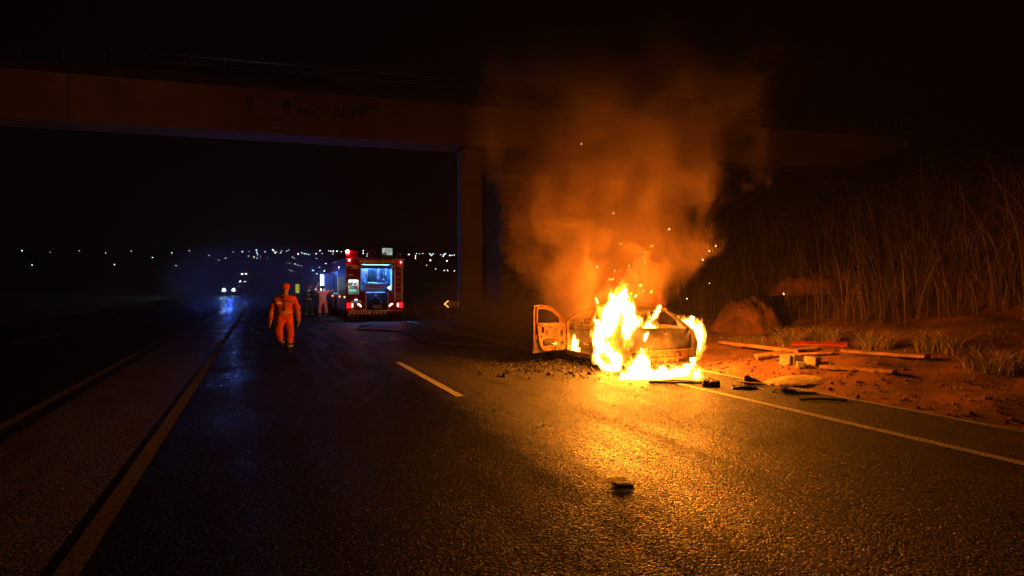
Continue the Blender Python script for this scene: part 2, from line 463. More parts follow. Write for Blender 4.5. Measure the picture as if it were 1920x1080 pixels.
# dirt mound, sand heap at the verge
def mound(name, c, rx, ry, h, m, seed, label, cat):
    b = MB(); n = 40
    V = []
    for j in range(n + 1):
        for i in range(n + 1):
            u, v = i / n * 2 - 1, j / n * 2 - 1
            r = math.hypot(u, v)
            q = Vector((u * 2 + seed, v * 2, seed))
            kk = 1.0 if h > 0.4 else 0.4
            z = h * max(0.0, 1 - r ** 2.3) * (1 + 0.35 * kk * noise.noise(q)) + kk * 0.10 * h * noise.noise(q * 2.2) + 0.10 * h * noise.noise(q * 6) + 0.06 * h * noise.noise(q * 13) - 0.12 * kk
            if r > 1: z = -0.2
            x, y = c[0] + u * rx, c[1] + v * ry
            V.append((u * rx, v * ry, z))
    b.v = V
    for j in range(n):
        for i in range(n):
            a = j * (n + 1) + i
            b.f.append((a, a + 1, a + n + 2, a + n + 1)); b.smooth.append(True)
    o = b.build(name, m, fix=False)
    o.location = (c[0], c[1], ground_z(c[0], c[1]))
    tag(o, label, cat)
    return o
p = atD(1402, 630, 16.0)
mound('dirt_mound', (p.x, p.y), 1.05, 1.0, 0.95, M['earth'], 3.1, 'rounded mound of red dirt rising behind the grass tufts on the verge', 'dirt mound')
p = atD(1560, 628, 17.5)
mound('dirt_mound', (p.x, p.y), 2.2, 1.5, 0.7, M['earth'], 8.7, 'low wide mound of dirt beyond the end of the plank pile', 'dirt mound')
p = gnd(1512, 712, 0.05)
mound('sand_heap', (p.x, p.y), 0.85, 0.45, 0.075, M['sand'], 5.5, 'small heap of pale yellow sand at the shoulder edge below the blocks', 'sand heap')

# ------------------------------------------------------------------ flyover
E = Vector((0.986, -0.163, 0)); NRM = Vector((0.163, 0.986, 0))
B0 = Vector((-1.8, 34.6, 0))
br_rot = math.atan2(E.y, E.x)
bridge = thing('flyover_bridge', 'dark concrete flyover with black graffiti tags crossing above the highway', 'bridge', B0, br_rot)
ZB, ZT = 10.1, 12.55
MB().box((8, 0.95, (ZB + ZT) / 2), (76, 1.9, ZT - ZB), bev=0.04).build('girder', M['conc'], bridge)
MB().box((8, 1.35, ZT + 0.18), (76, 3.8, 0.35), bev=0.03).build('deck_slab', M['conc_dark'], bridge)
# railing
rl = MB()
rl.tube([(-30, -0.38, ZT + 0.36 + 0.50), (46, -0.38, ZT + 0.36 + 0.50)], 0.035, 6)
rl.tube([(-30, -0.38, ZT + 0.36 + 0.93), (46, -0.38, ZT + 0.36 + 0.93)], 0.04, 6)
rl.build('handrail', M['steel'], bridge)
post = MB().box((0, 0, 0.47), (0.09, 0.07, 0.95)).build('rail_post', M['steel'], bridge)
post.location = (-29.5, -0.38, ZT + 0.355)
# drip streaks and joints on the girder face
for i, s_ in enumerate((-20.5, -7.2, 6.1, 19.4)):
    MB().box((s_, -0.004, (ZB + ZT) / 2), (0.05, 0.01, ZT - ZB - 0.1)).build('expansion_joint', M['conc_dark'], bridge)
for i in range(1, 41):
    q = post.copy(); C.objects.link(q); q.parent = bridge; q.location = (-29.5 + 1.85 * i, -0.38, ZT + 0.355)
# piers
for s0, nm in ((12.9, 0), (-22, 1)):
    pb = MB()
    pb.box((s0 + 0.65, 0.95, ZB / 2 - 0.3), (1.3, 1.5, ZB + 0.55), bev=0.08)
    pb.build('pier', M['conc'], bridge)
    MB().box((s0 + 0.65, 0.95, ZB - 0.12), (1.5, 1.7, 0.22), bev=0.03).build('pier_cap', M['conc_dark'], bridge)
# graffiti strokes (paint film on the girder face)
def onface(px, py):
    d = ray(px, py)
    t = (B0.dot(NRM)) / d.dot(NRM)
    P = Vector((0, 0, EYE)) + d * t
    return ((P - B0).dot(E), P.z)
def stroke(b, pts, w=0.075):
    q = [onface(*p) for p in pts]
    for (a, za), (c, zc) in zip(q, q[1:]):
        L = math.hypot(c - a, zc - za)
        if L < 1e-4: continue
        b.box(((a + c) / 2, -0.006, (za + zc) / 2), (L + w, 0.008, w), rot=(0, -math.atan2(zc - za, c - a), 0))
G = [
 [[(462,184),(466,205),(469,205),(474,190),(462,191)],[(468,182),(467,188)],[(473,183),(472,189)]],
 [[(530,196),(544,196)],[(531,198),(536,212),(540,212),(545,199),(533,200)],[(535,188),(535,194),(541,194),(541,189)]],
 [[(561,213),(562,206),(567,205)],[(561,209),(566,209)],[(571,206),(570,212),(576,211),(577,206)],[(571,208),(577,208)],[(573,212),(571,216)],[(583,215),(583,206),(587,211),(591,207),(591,214)]],
 [[(625,217),(632,197),(640,217),(625,217)],[(645,198),(644,217),(653,217),(653,204)],[(657,199),(662,217),(668,199)],[(673,208),(679,199),(686,208),(680,218),(673,208)],[(680,204),(680,212)]],
 [[(688,198),(688,204)],[(692,198),(692,204)],[(688,201),(692,201)],[(695,204),(697,198),(700,204)],[(702,199),(703,204),(709,203)],[(712,200),(713,201)]],
]
for g in G:
    b = MB()
    for s_ in g: stroke(b, s_, 0.085 if g is not G[2] and g is not G[4] else 0.06)
    b.build('graffiti', M['black_paint'], bridge)
# height limit sign
sx, sz = onface(519.5, 235)
sg = thing('height_limit_sign', 'round white height limit sign reading 11,7 m with dark ring on the flyover', 'road sign', B0 + E * sx + Vector((0, 0, sz)) - NRM * 0.03, br_rot)
b = MB(); b.lathe([(0.0, 0), (0.36, 0), (0.36, 0.02), (0, 0.02)], (0, -0.0, 0), 'y', 32, smooth=False); b.build('sign_plate', M['white'], sg)
b = MB(); b.lathe([(0.30, -0.008), (0.365, -0.008), (0.365, 0.022), (0.30, 0.004)], (0, 0, 0), 'y', 32, smooth=False)
b.build('sign_ring', mat('dark_red_sign_ring', (0.16, 0.01, 0.01), 0.6), sg)
fx = lambda u, v, w: Vector((u, -0.006 + w, v))
MB().text('11,7 m', 0.19, 0.004, fx, bold=0.006).build('sign_lettering', M['black_paint'], sg)
for q in (1, -1):
    MB().sheet([[(-0.09, q * 0.29), (0.09, q * 0.29), (0, q * 0.17)]], 0.004, fx).build('sign_arrow', M['black_paint'], sg)
# abutment: rough stone retaining wall beside the pier, courses of blocks
abut = thing('retaining_wall', 'rough block retaining wall standing beside the flyover pier', 'wall', B0 + E * 15.6 + Vector((0, 0, 0)), br_rot)
r2 = random.Random(3)
MB().box((5.5, 3.2, 4.4), (11, 5.0, 9.8)).build('wall_core', M['conc_dark'], abut)
blocks = []
for kx in range(3):
    bb = MB().box((0, 0, 0), (1, 1, 1), bev=0.06)
    o = bb.build('stone_block', M['conc_light'] if kx == 1 else M['conc'], abut); blocks.append(o)
first = [True] * 3
zz = 0.1
while zz < 8.6:
    hh = r2.uniform(0.42, 0.6); xx = -0.05 - r2.random() * 0.3
    while xx < 9.0:
        ww = r2.uniform(0.6, 1.1); ki = r2.randrange(3)
        if first[ki]: o = blocks[ki]; first[ki] = False
        else:
            o = blocks[ki].copy(); C.objects.link(o); o.parent = abut
        o.location = (xx + ww / 2, 0.62 + r2.uniform(-0.05, 0.05), zz + hh / 2)
        o.scale = (ww - 0.035, 0.35, hh - 0.035)
        o.rotation_euler = (0, r2.uniform(-0.012, 0.012), 0)
        xx += ww
    zz += hh

# ------------------------------------------------------------------ lights of the town on the far hillside
lampcols = {
 'white': ('small cool white street lamp shining on the dark far hillside', emis('lamp_glow_white', (0.75, 0.88, 1.0), 9)),
 'warm': ('small warm white street lamp shining on the dark far hillside', emis('lamp_glow_warm', (1.0, 0.86, 0.55), 9)),
 'blue': ('small bluish lamp shining on the dark far hillside', emis('lamp_glow_blue', (0.45, 0.72, 1.0), 9)),
 'red': ('small red lamp shining on the dark far hillside', emis('lamp_glow_red', (1.0, 0.12, 0.15), 5)),
}
TOWN = """423 484 w 2|437 472 b 1|454 472 w 2|467 472 w 1|466 480 b 2|476 482 y 3|481 469 b 4|482 474 b 3|482 484 b 4|483 478 b 2|488 481 w 1|489 483 r 2|487 487 r 1|497 472 w 2|502 484 b 2|511 468 w 3|513 470 w 3|516 474 y 3|520 471 w 1|526 474 w 2|528 470 w 1|537 471 w 1|541 469 w 1|549 482 w 2|552 484 w 1|559 476 w 3|566 474 w 2|571 476 b 2|575 476 w 2|579 477 b 2|593 476 w 2|538 492 w 1|543 493 w 1|553 495 w 3|559 497 w 3|565 499 w 2|593 485 w 1|600 470 w 2|604 476 w 1|611 494 w 2|616 470 w 1|620 471 w 2|625 471 b 2|632 471 w 2|640 472 w 1|587 507 b 3|608 508 b 4|594 513 w 2|605 523 w 2|624 476 w 1|599 501 w 1|541 506 b 1|550 510 r 2|546 508 b 1|498 505 r 2|551 508 w 1|681 470 w 2|681 475 w 2|689 476 w 1|688 480 w 1|767 477 y 2|779 480 w 2|781 475 w 1|779 484 y 2|807 488 w 3|809 479 w 2|806 476 w 1|812 476 w 1|831 480 w 2|833 477 w 2|836 476 w 2|843 479 w 2|848 479 w 1|852 478 w 1|838 489 w 2|817 504 w 1|833 507 w 2|839 507 w 2|852 508 w 2|793 475 w 1|800 497 y 1|786 476 y 1|826 477 w 1|404 473 w 2|392 479 w 2|371 476 y 2|355 470 w 2|340 481 b 2|322 474 w 2|301 468 w 1|286 483 w 2|260 476 y 2|246 471 w 1|221 480 w 2|198 474 b 2|170 478 w 2|149 470 w 1|120 482 w 2|94 473 w 1|70 478 y 2|41 470 w 2|18 481 w 1|410 489 w 2|380 495 b 2|330 498 w 2|275 497 w 2|215 496 y 2|140 499 w 2|60 497 w 2"""
lamp_proto = {}
for ie, ent in enumerate(TOWN.split('|')):
    px, py, c, s_ = ent.split(); px, py, s_ = float(px), float(py), int(s_)
    if px < 410 and ie % 2: continue
    D = 120.0
    while D < 850:
        P = atD(px, py, D)
        if ground_z(P.x, P.y) > P.z - 7: break
        D += 6
    P = atD(px, py, D)
    nm = {'w': 'white', 'y': 'warm', 'b': 'blue', 'r': 'red'}[c]
    if nm not in lamp_proto:
        t = thing('street_lamp', lampcols[nm][0], 'street lamp', (0, 0, 0), 0, 'lamps of the far town')
        MB().ball((0, 0, 0), 1.0, 2).build('lamp_head', lampcols[nm][1], t)
        MB().tube([(0, 0, -1.0), (0, 0, -26)], [0.12, 0.2], 5).build('pole', M['dark_metal'], t)
        lamp_proto[nm] = t; r = t; r.location = P
    else:
        r = dup(lamp_proto[nm], P, 0)
    sc = D / 1080 * (0.16 + 0.24 * s_) * rnd.uniform(0.75, 1.1) * (0.75 if px < 420 else 1.0)
    r.scale = (sc, sc, sc)

# ------------------------------------------------------------------ oncoming cars on the other carriageway
hl = emis('headlight_glow', (0.92, 0.96, 1.0), 140)
hl_hot = emis('headlight_glow_blue_white', (0.45, 0.8, 1.0), 420)
def loft_car(parent, paint):
    # simple saloon lofted from cross sections, nose towards -y
    secs = [(-2.1, 0.60, 0.35, 0.62, 0), (-1.95, 0.80, 0.25, 0.74, 0), (-1.0, 0.86, 0.22, 0.90, 0), (-0.7, 0.87, 0.22, 0.95, 0.02), (-0.05, 0.87, 0.22, 0.95, 0.46), (1.0, 0.87, 0.22, 0.97, 0.47), (1.65, 0.86, 0.24, 0.98, 0.08), (2.05, 0.80, 0.30, 0.92, 0)]
    b = MB(); n = None; vs = []; fs = []
    for (y, w, z0, z1, cab) in secs:
        ring = [(-w * 0.9, z0), (-w, z0 + 0.15), (-w, z1 - 0.12), (-w * 0.93, z1), (-w * 0.72, z1 + cab), (w * 0.72, z1 + cab), (w * 0.93, z1), (w, z1 - 0.12), (w, z0 + 0.15), (w * 0.9, z0)]
        n = len(ring)
        vs += [(x, y, z) for x, z in ring]
    for i in range(len(secs) - 1):
        for k in range(n):
            fs.append((i * n + k, i * n + (k + 1) % n, (i + 1) * n + (k + 1) % n, (i + 1) * n + k))
    fs.append(tuple(range(n))); fs.append(tuple((len(secs) - 1) * n + k for k in reversed(range(n))))
    b.add(vs, fs, True); b.build('body', paint, parent)
    MB().add([(-0.60, -0.66, 0.985), (0.60, -0.66, 0.985), (0.58, -0.10, 1.39), (-0.58, -0.10, 1.39)], [(0, 1, 2, 3)]).build('windscreen', M['glass_dark'], parent)
    for sx_ in (-1, 1):
        for yy in (-1.3, 1.3):
            MB().lathe([(0.0, -0.1), (0.2, -0.1), (0.32, -0.08), (0.32, 0.08), (0.2, 0.1), (0, 0.1)], (sx_ * 0.80, yy, 0.32), 'x', 18).build('wheel', M['black'], parent)
def oncoming(px, py, Y, m, r, label, paint=None):
    P = atY(px, py, Y)
    zr = road_z(Y)
    t = thing('oncoming_car', label, 'car', (P.x, Y, zr), 0, 'cars coming down the other carriageway')
    loft_car(t, paint or M['car_paint_grey'])
    hz = P.z - zr
    for sx_ in (-1, 1):
        MB().ball((sx_ * 0.62, -2.02, min(max(hz, 0.62), 0.8)), r, 2, (1, 0.4, 0.8)).build('headlight', m, t)
    return t
oncoming(430, 540, 94, hl_hot, 0.20, 'nearest oncoming car with one dazzling blue white headlight glare')
oncoming(455, 525, 150, hl, 0.16, 'oncoming car next behind the dazzling one with paired white headlights')
oncoming(458, 513, 215, hl, 0.22, 'oncoming car midway up the far slope with bright paired headlights')
oncoming(467, 517, 225, hl, 0.14, 'dim oncoming car driving beside the midway one on the far slope')
oncoming(466, 496, 330, hl, 0.30, 'farthest oncoming car at the top of the far slope')
def spot(name, loc, aim, e, col, ang, rad, blend=0.6):
    l = bpy.data.lights.new(name, 'SPOT'); l.energy = e; l.color = col; l.spot_size = R(ang); l.spot_blend = blend; l.shadow_soft_size = rad
    o = bpy.data.objects.new(name, l); C.objects.link(o); o.location = loc
    o.rotation_euler = (Vector(aim) - Vector(loc)).to_track_quat('-Z', 'Y').to_euler()
    return o
HC = atY(430, 540, 91.5)
spot('headlamp_beam', HC, (-1.0, 40, 0.3), 300, (0.12, 0.38, 1.0), 40, 0.1, 0.9)

# small delineators and poles beyond
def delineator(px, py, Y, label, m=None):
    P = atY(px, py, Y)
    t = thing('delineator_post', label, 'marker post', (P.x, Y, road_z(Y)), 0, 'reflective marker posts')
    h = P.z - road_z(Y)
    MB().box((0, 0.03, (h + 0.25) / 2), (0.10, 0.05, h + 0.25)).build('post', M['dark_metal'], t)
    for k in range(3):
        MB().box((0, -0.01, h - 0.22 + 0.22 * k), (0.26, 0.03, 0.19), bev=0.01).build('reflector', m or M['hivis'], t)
delineator(476, 534, 62, 'dim yellow green marker post on the median beyond the walking firefighter')
delineator(538, 537, 52, 'yellow green marker post just beside the walking firefighter\'s cap')
delineator(557.5, 541, 44, 'marker post with three yellow green reflectors given a glow between the walking and standing firefighters', M['glowing_reflector'])
for (px, top, Y, lb) in ((590, 521, 60, 'slim grey pole standing behind the firefighter at the open locker'), (598, 530, 75, 'short thin grey pole just left of the glowing locker'), (567, 499, 120, 'tall thin lamp post farther up the dark road')):
    P = atY(px, top, Y); zz0 = road_z(Y)
    o = MB().tube([(0, 0, 0), (0, 0, P.z - zz0)], 0.07, 8).build('pole', M['steel']); o.location = (P.x, Y, zz0)
    tag(o, lb, 'pole')

# ================================================================== FIRE ENGINE (local: x right 0..2.78, y forward, z up)
TX, TY = 3.80, 28.7
TW = 2.78
ft = thing('fire_engine', 'red fire engine parked ahead with open lit rear lockers, ladder and red beacon', 'fire engine', (TX, TY, 0))
LED = emis('white_blue_led', (0.45, 0.75, 1.0), 9)
LED2 = emis('locker_led', (0.06, 0.30, 1.0), 5)
LED4 = emis('locker_ceiling_led', (0.06, 0.30, 1.0), 80)
LED3 = emis('side_locker_led', (0.05, 0.2, 1.0), 3)
T0, T1 = 0.54, 3.06     # body bottom and roof
U = dict(x0=0.70, x1=2.20, z0=1.50, z1=2.80)   # upper locker
Lw = dict(x0=0.95, x1=2.00, z0=0.56, z1=1.46)   # pump bay
Cb = dict(x0=0.10, x1=0.58, z0=1.36, z1=2.04)   # control cabinet
SIDE = dict(y0=3.2, y1=5.4, z0=1.38, z1=2.45)   # left side locker
# rear face plate with openings
rect = lambda d: [(d['x0'], d['z0']), (d['x1'], d['z0']), (d['x1'], d['z1']), (d['x0'], d['z1'])]
xf = lambda u, v, w: Vector((u, 0.02 + w, v))
MB().sheet([[(0, T0), (TW, T0), (TW, T1), (0, T1)], rect(U), rect(Lw), rect(Cb)], 0.04, xf).build('rear_panel', M['red'], ft)
xl = lambda u, v, w: Vector((0.02 + w, u, v))
MB().sheet([[(0.045, T0), (6.2, T0), (6.2, T1), (0.045, T1)], [(SIDE['y0'], SIDE['z0']), (SIDE['y1'], SIDE['z0']), (SIDE['y1'], SIDE['z1']), (SIDE['y0'], SIDE['z1'])], [(3.6, T0 + .001), (3.7, 1.0), (4.0, 1.15), (4.5, 1.15), (4.8, 1.0), (4.9, T0 + .001)]], 0.04, xl).build('side_panel', M['red'], ft)
MB().box((TW - 0.02, 3.12, (T0 + T1) / 2), (0.04, 6.15, T1 - T0)).build('side_panel', M['red'], ft)
MB().box((TW / 2, 3.1, T1 + 0.024), (TW + 0.04, 6.3, 0.045), bev=0.012).build('roof', M['white'], ft)
MB().box((TW / 2, 6.18, (T0 + T1) / 2), (TW - 0.1, 0.04, T1 - T0 - 0.02)).build('front_wall', M['red'], ft)
MB().box((TW / 2, 3.1, T0 + 0.02), (TW - 0.1, 6.1, 0.05)).build('floor_plate', M['dark_metal'], ft)
# chassis, cab, wheels
b = MB(); b.box((0.9, 4.5, 0.72), (0.12, 9, 0.25)); b.box((1.88, 4.5, 0.72), (0.12, 9, 0.25)); b.build('chassis_rail', M['dark_metal'], ft)
b = MB(); b.box((TW / 2, 7.6, 1.65), (2.5, 2.2, 2.2), bev=0.12); b.build('cab', M['red'], ft)
MB().box((TW / 2, 8.71, 2.0), (2.2, 0.03, 0.9), bev=0.02).build('windscreen', M['glass_dark'], ft)
MB().box((0.13, 7.7, 2.05), (0.02, 1.2, 0.7)).build('side_window', M['glass_dark'], ft)
wp = None
for (x, y) in ((0.30, 1.55), (TW - 0.30, 1.55), (0.28, 7.7), (TW - 0.28, 7.7)):
    if wp is None:
        b = MB(); b.lathe([(0.28, -0.24), (0.44, -0.25), (0.50, -0.2), (0.50, 0.2), (0.44, 0.25), (0.28, 0.24)], (0, 0, 0), 'x', 28); wp = b.build('tyre', M['black'], ft)
        b = MB(); b.lathe([(0, -0.12), (0.2, -0.14), (0.28, -0.22), (0.28, 0.22), (0.2, 0.14), (0, 0.12)], (0, 0, 0), 'x', 24); wr = b.build('wheel_rim', M['steel'], wp)
        wp.location = (x, y, 0.5)
    else:
        q = wp.copy(); C.objects.link(q); q.parent = ft; q.location = (x, y, 0.5)
        q2 = wr.copy(); C.objects.link(q2); q2.parent = q
# the black dark area under the body
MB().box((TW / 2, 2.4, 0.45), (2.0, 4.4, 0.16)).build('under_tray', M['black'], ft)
def recess(name, d, depth, m, lip, frame_m):
    x0, x1, z0, z1 = d['x0'], d['x1'], d['z0'], d['z1']
    b = MB()
    b.quad((x0, depth, z0), (x1, depth, z0), (x1, depth, z1), (x0, depth, z1))
    b.quad((x0, 0.03, z0), (x0, depth, z0), (x0, depth, z1), (x0, 0.03, z1))
    b.quad((x1, 0.03, z0), (x1, depth, z0), (x1, depth, z1), (x1, 0.03, z1))
    b.quad((x0, 0.03, z0), (x1, 0.03, z0), (x1, depth, z0), (x0, depth, z0))
    b.quad((x0, 0.03, z1), (x1, 0.03, z1), (x1, depth, z1), (x0, depth, z1))
    o = b.build(name, m, ft, fix=False)
    f = MB(); w = lip
    f.box(((x0 + x1) / 2, -0.012, z1 + w / 2), (x1 - x0 + 2 * w, 0.03, w)); f.box(((x0 + x1) / 2, -0.012, z0 - w / 2), (x1 - x0 + 2 * w, 0.03, w))
    f.box((x0 - w / 2, -0.012, (z0 + z1) / 2), (w, 0.03, z1 - z0)); f.box((x1 + w / 2, -0.012, (z0 + z1) / 2), (w, 0.03, z1 - z0))
    f.build('locker_frame', frame_m, o)
    return o
up = recess('rear_locker', U, 0.75, M['panel_blue'], 0.055, M['white'])
# rolled shutter at the top
b = MB()
for i in range(5):
    b.tube([(U['x0'] + 0.01, 0.03, U['z1'] - 0.03 - 0.036 * i), (U['x1'] - 0.01, 0.03, U['z1'] - 0.03 - 0.036 * i)], 0.021, 8)
b.build('roller_shutter', M['white'], up)
b = MB()
for x in (U['x0'] + 0.08, 1.45, U['x1'] - 0.10): b.box((x, 0.0, U['z1'] - 0.20), (0.05, 0.05, 0.07), bev=0.01)
b.build('shutter_latch', M['black'], up)
# LED tubes in the locker
b = MB(); b.box((1.45, 0.10, U['z1'] - 0.03), (1.3, 0.05, 0.03)); b.build('locker_lamp', LED2, up)
b = MB(); b.box((1.45, 0.20, U['z1'] - 0.02), (1.3, 0.16, 0.02)); b.build('locker_lamp', LED4, up)
b = MB(); b.box((U['x0'] + 0.012, 0.09, 2.0), (0.012, 0.04, 0.9)); b.box((U['x1'] - 0.012, 0.09, 2.0), (0.012, 0.04, 0.9)); b.build('locker_lamp', LED2, up)
# equipment in the upper locker
r3 = random.Random(11)
for i in range(7):
    x = 0.83 + i * 0.19
    bb = MB(); 
    hgt = r3.uniform(0.35, 0.75); w = r3.uniform(0.06, 0.13)
    if i in (2, 3):
        bb.box((x, 0.42, U['z1'] - 0.16 - hgt * 0.75), (0.17, 0.14, hgt * 1.35), bev=0.03); bb.build('hanging_coat', M['dark_cloth'], up)
    elif i == 1:
        bb.box((x, 0.35, 2.28), (0.10, 0.10, 0.20), bev=0.03); bb.tube([(x, 0.35, 2.38), (x, 0.35, 2.72)], 0.012, 6); bb.build('helmet_lamp', M['orange_cloth'], up)
    else:
        bb.box((x, 0.5, U['z1'] - 0.12 - hgt / 2), (w, 0.12, hgt), bev=0.015); bb.tube([(x, 0.43, U['z1'] - hgt), (x + 0.05, 0.38, U['z1'] - hgt - 0.2)], 0.012, 6)
        bb.build('tool', M['dark_metal'] if i % 2 else M['alu'], up)
bb = MB(); bb.box((1.45, 0.55, 2.02), (1.44, 0.3, 0.03)); bb.box((1.93, 0.55, 2.4), (0.03, 0.3, 0.78)); bb.build('shelf', M['dark_metal'], up)
for i in range(3):
    x = 1.72 + i * 0.15
    MB().box((x, 0.6, 2.32 - 0.07 * i), (0.11, 0.18, 0.55 - 0.14 * i), bev=0.02).build('equipment_case', M['blue_plastic'], up)
# hose couplings in a row with handles
for i in range(5):
    x = 1.0 + i * 0.20
    bb = MB(); bb.lathe([(0.045, 0.0), (0.085, 0.0), (0.085, 0.06), (0.07, 0.07), (0.07, 0.25)], (x, 0.24, 1.68), 'y', 18, smooth=False)
    o = bb.build('hose_outlet', M['alu'], up)
    MB().lathe([(0.0, 0.0), (0.055, 0.0), (0.055, 0.02)], (x, 0.215, 1.68), 'y', 14).build('outlet_cap', M['red_bright'] if i % 2 == 0 else M['blue_plastic'], o)
bb = MB(); bb.tube([(0.86, 0.3, 1.86), (1.2, 0.22, 1.90), (1.6, 0.24, 1.86), (2.05, 0.3, 1.92)], 0.035, 8); bb.tube([(0.8, 0.25, 1.60), (0.85, 0.2, 1.75), (0.95, 0.25, 1.95), (0.8, 0.3, 2.05)], 0.022, 6); bb.tube([(1.75, 0.3, 1.95), (1.8, 0.22, 2.08), (1.9, 0.22, 2.08), (1.98, 0.3, 1.93)], 0.018, 6)
bb.build('pipe', M['alu'], up)
bb = MB(); bb.tube([(0.9, 0.25, 1.80), (1.45, 0.2, 1.83), (2.0, 0.25, 1.77)], 0.04, 8); bb.build('pipe', M['red_bright'], up)
MB().box((2.06, 0.10, 1.66), (0.24, 0.05, 0.30), bev=0.01).build('gauge_panel', M['blue_plastic'], up)
MB().sheet([[(1.98, 1.66), (2.15, 1.55), (2.15, 1.77)]], 0.01, lambda u, v, w: Vector((u, 0.068 + w, v))).build('gauge_light', emis('cyan_gauge_light', (0.45, 0.9, 1.0), 3.5), up)
# control cabinet
cb = recess('control_cabinet', Cb, 0.22, M['white'], 0.035, M['alu'])
MB().box((0.34, 0.06, 2.0), (0.36, 0.05, 0.03)).build('cabinet_lamp', emis('cabinet_lamp_glow', (0.75, 0.92, 1.0), 16), cb)
MB().box((0.34, -0.03, 2.12), (0.56, 0.06, 0.035)).build('cabinet_awning', M['white'], cb)
for i in range(4):
    MB().lathe([(0.0, -0.02), (0.032, -0.02), (0.032, 0.04)], (0.20 + i * 0.085, 0.2, 1.52), 'y', 12).build('green_button', emis('teal_button_glow_%d' % i if False else 'teal_button_glow', (0.05, 0.8, 0.6), 1.2), cb)
for x in (0.42, 0.51):
    MB().box((x, 0.18, 1.68), (0.07, 0.05, 0.12), bev=0.01).build('red_lever', M['red_bright'], cb)
bb = MB(); bb.tube([(0.2, 0.17, 1.62), (0.26, 0.12, 1.8), (0.22, 0.17, 1.92)], 0.016, 6); bb.tube([(0.3, 0.16, 1.6), (0.34, 0.12, 1.75)], 0.014, 6)
for x, z in ((0.18, 1.86), (0.31, 1.90), (0.45, 1.86)): bb.lathe([(0, -0.01), (0.05, -0.01), (0.05, 0.03)], (x, 0.2, z), 'y', 14)
bb.build('gauge', M['dark_metal'], cb)
# pump bay
pb = recess('pump_bay', Lw, 0.8, M['dark_metal'], 0.035, M['alu'])
bb = MB(); bb.lathe([(0, 0), (0.20, 0.02), (0.22, 0.1), (0.18, 0.3), (0.1, 0.4)], (1.45, 0.28, 1.02), 'y', 24); bb.box((1.45, 0.5, 0.75), (0.6, 0.3, 0.3), bev=0.05); bb.build('pump', M['dark_metal'], pb)
bb = MB(); bb.ball((1.47, 0.28, 1.22), 0.09, 2); bb.tube([(1.47, 0.25, 1.2), (1.56, 0.2, 1.06), (1.6, 0.18, 1.02)], 0.03, 8); bb.build('valve', M['stone'], pb)
bb = MB(); bb.lathe([(0.04, -0.01), (0.075, 0.0), (0.075, 0.03), (0.04, 0.04)], (1.73, 0.16, 0.90), 'y', 18); bb.build('outlet_ring', M['alu'], pb)
bb = MB(); bb.tube([(1.15, 0.2, 1.1), (1.25, 0.15, 1.13), (1.33, 0.2, 1.1)], 0.015, 6); bb.build('pump_handle', M['steel'], pb)
bb = MB(); bb.box((1.5, 0.2, 0.72), (0.5, 0.06, 0.16)); bb.build('pump_cover', M['steel'], pb)
MB().box((1.45, 0.4, 1.43), (0.9, 0.4, 0.02)).build('bay_lamp', emis('bay_lamp_glow', (0.12, 0.28, 1.0), 3.0), pb)
# left side locker, lit
s = SIDE
b = MB(); dx = 0.8
b.quad((dx, s['y0'], s['z0']), (dx, s['y1'], s['z0']), (dx, s['y1'], s['z1']), (dx, s['y0'], s['z1']))
b.quad((0.03, s['y0'], s['z0']), (dx, s['y0'], s['z0']), (dx, s['y0'], s['z1']), (0.03, s['y0'], s['z1']))
b.quad((0.03, s['y1'], s['z0']), (dx, s['y1'], s['z0']), (dx, s['y1'], s['z1']), (0.03, s['y1'], s['z1']))
b.quad((0.03, s['y0'], s['z0']), (0.03, s['y1'], s['z0']), (dx, s['y1'], s['z0']), (dx, s['y0'], s['z0']))
b.quad((0.03, s['y0'], s['z1']), (0.03, s['y1'], s['z1']), (dx, s['y1'], s['z1']), (dx, s['y0'], s['z1']))
sl = b.build('side_locker', M['panel_blue'], ft, fix=False)
b = MB(); b.box((-0.012, s['y1'] + 0.05, (s['z0'] + s['z1']) / 2), (0.04, 0.10, s['z1'] - s['z0'] + 0.2)); b.box((-0.012, s['y0'] - 0.05, (s['z0'] + s['z1']) / 2), (0.04, 0.10, s['z1'] - s['z0'] + 0.2)); b.box((-0.012, 4.3, s['z1'] + 0.05), (0.04, 2.2, 0.10)); b.box((-0.012, 4.3, s['z0'] - 0.05), (0.04, 2.2, 0.10)); b.build('locker_frame', M['alu'], sl)
# open hinged locker door standing out from the body, with an LED bar on its inner edge
b = MB(); b.box((-0.36, s['y1'] + 0.10, 1.92), (0.70, 0.05, 1.08), bev=0.01); b.build('locker_door', M['panel_blue'], ft)
b = MB(); b.box((-0.60, s['y1'] + 0.062, 2.03), (0.16, 0.03, 0.68)); b.box((-0.60, s['y1'] + 0.062, 1.50), (0.16, 0.03, 0.22)); b.build('door_lamp', LED, ft)
b = MB(); b.box((0.4, s['y0'] + 0.3, 2.42), (0.6, 0.05, 0.03)); b.box((0.4, s['y1'] - 0.3, 2.42), (0.6, 0.05, 0.03)); b.build('locker_lamp', LED3, sl)
for i in range(4):
    MB().box((0.5, s['y0'] + 0.35 + i * 0.5, 1.62), (0.35, 0.35, 0.45), bev=0.03).build('equipment_case', M['dark_metal'] if i % 2 else M['blue_plastic'], sl)
# small fill light added on the body side to brighten the men at the locker
MB().box((-0.05, 1.9, 2.70), (0.10, 0.16, 0.10), bev=0.015).build('added_fill_light', M['dark_metal'], ft)
MB().box((-0.105, 1.9, 2.70), (0.012, 0.12, 0.07)).build('added_fill_lens', emis('added_fill_glow', (0.8, 0.88, 1.0), 6), ft)
spot('added_fill_beam', (TX - 0.16, TY + 1.9, 2.70), (TX - 0.85, TY + 3.75, 1.0), 75, (0.85, 0.85, 1.0), 62, 0.05, 0.8)
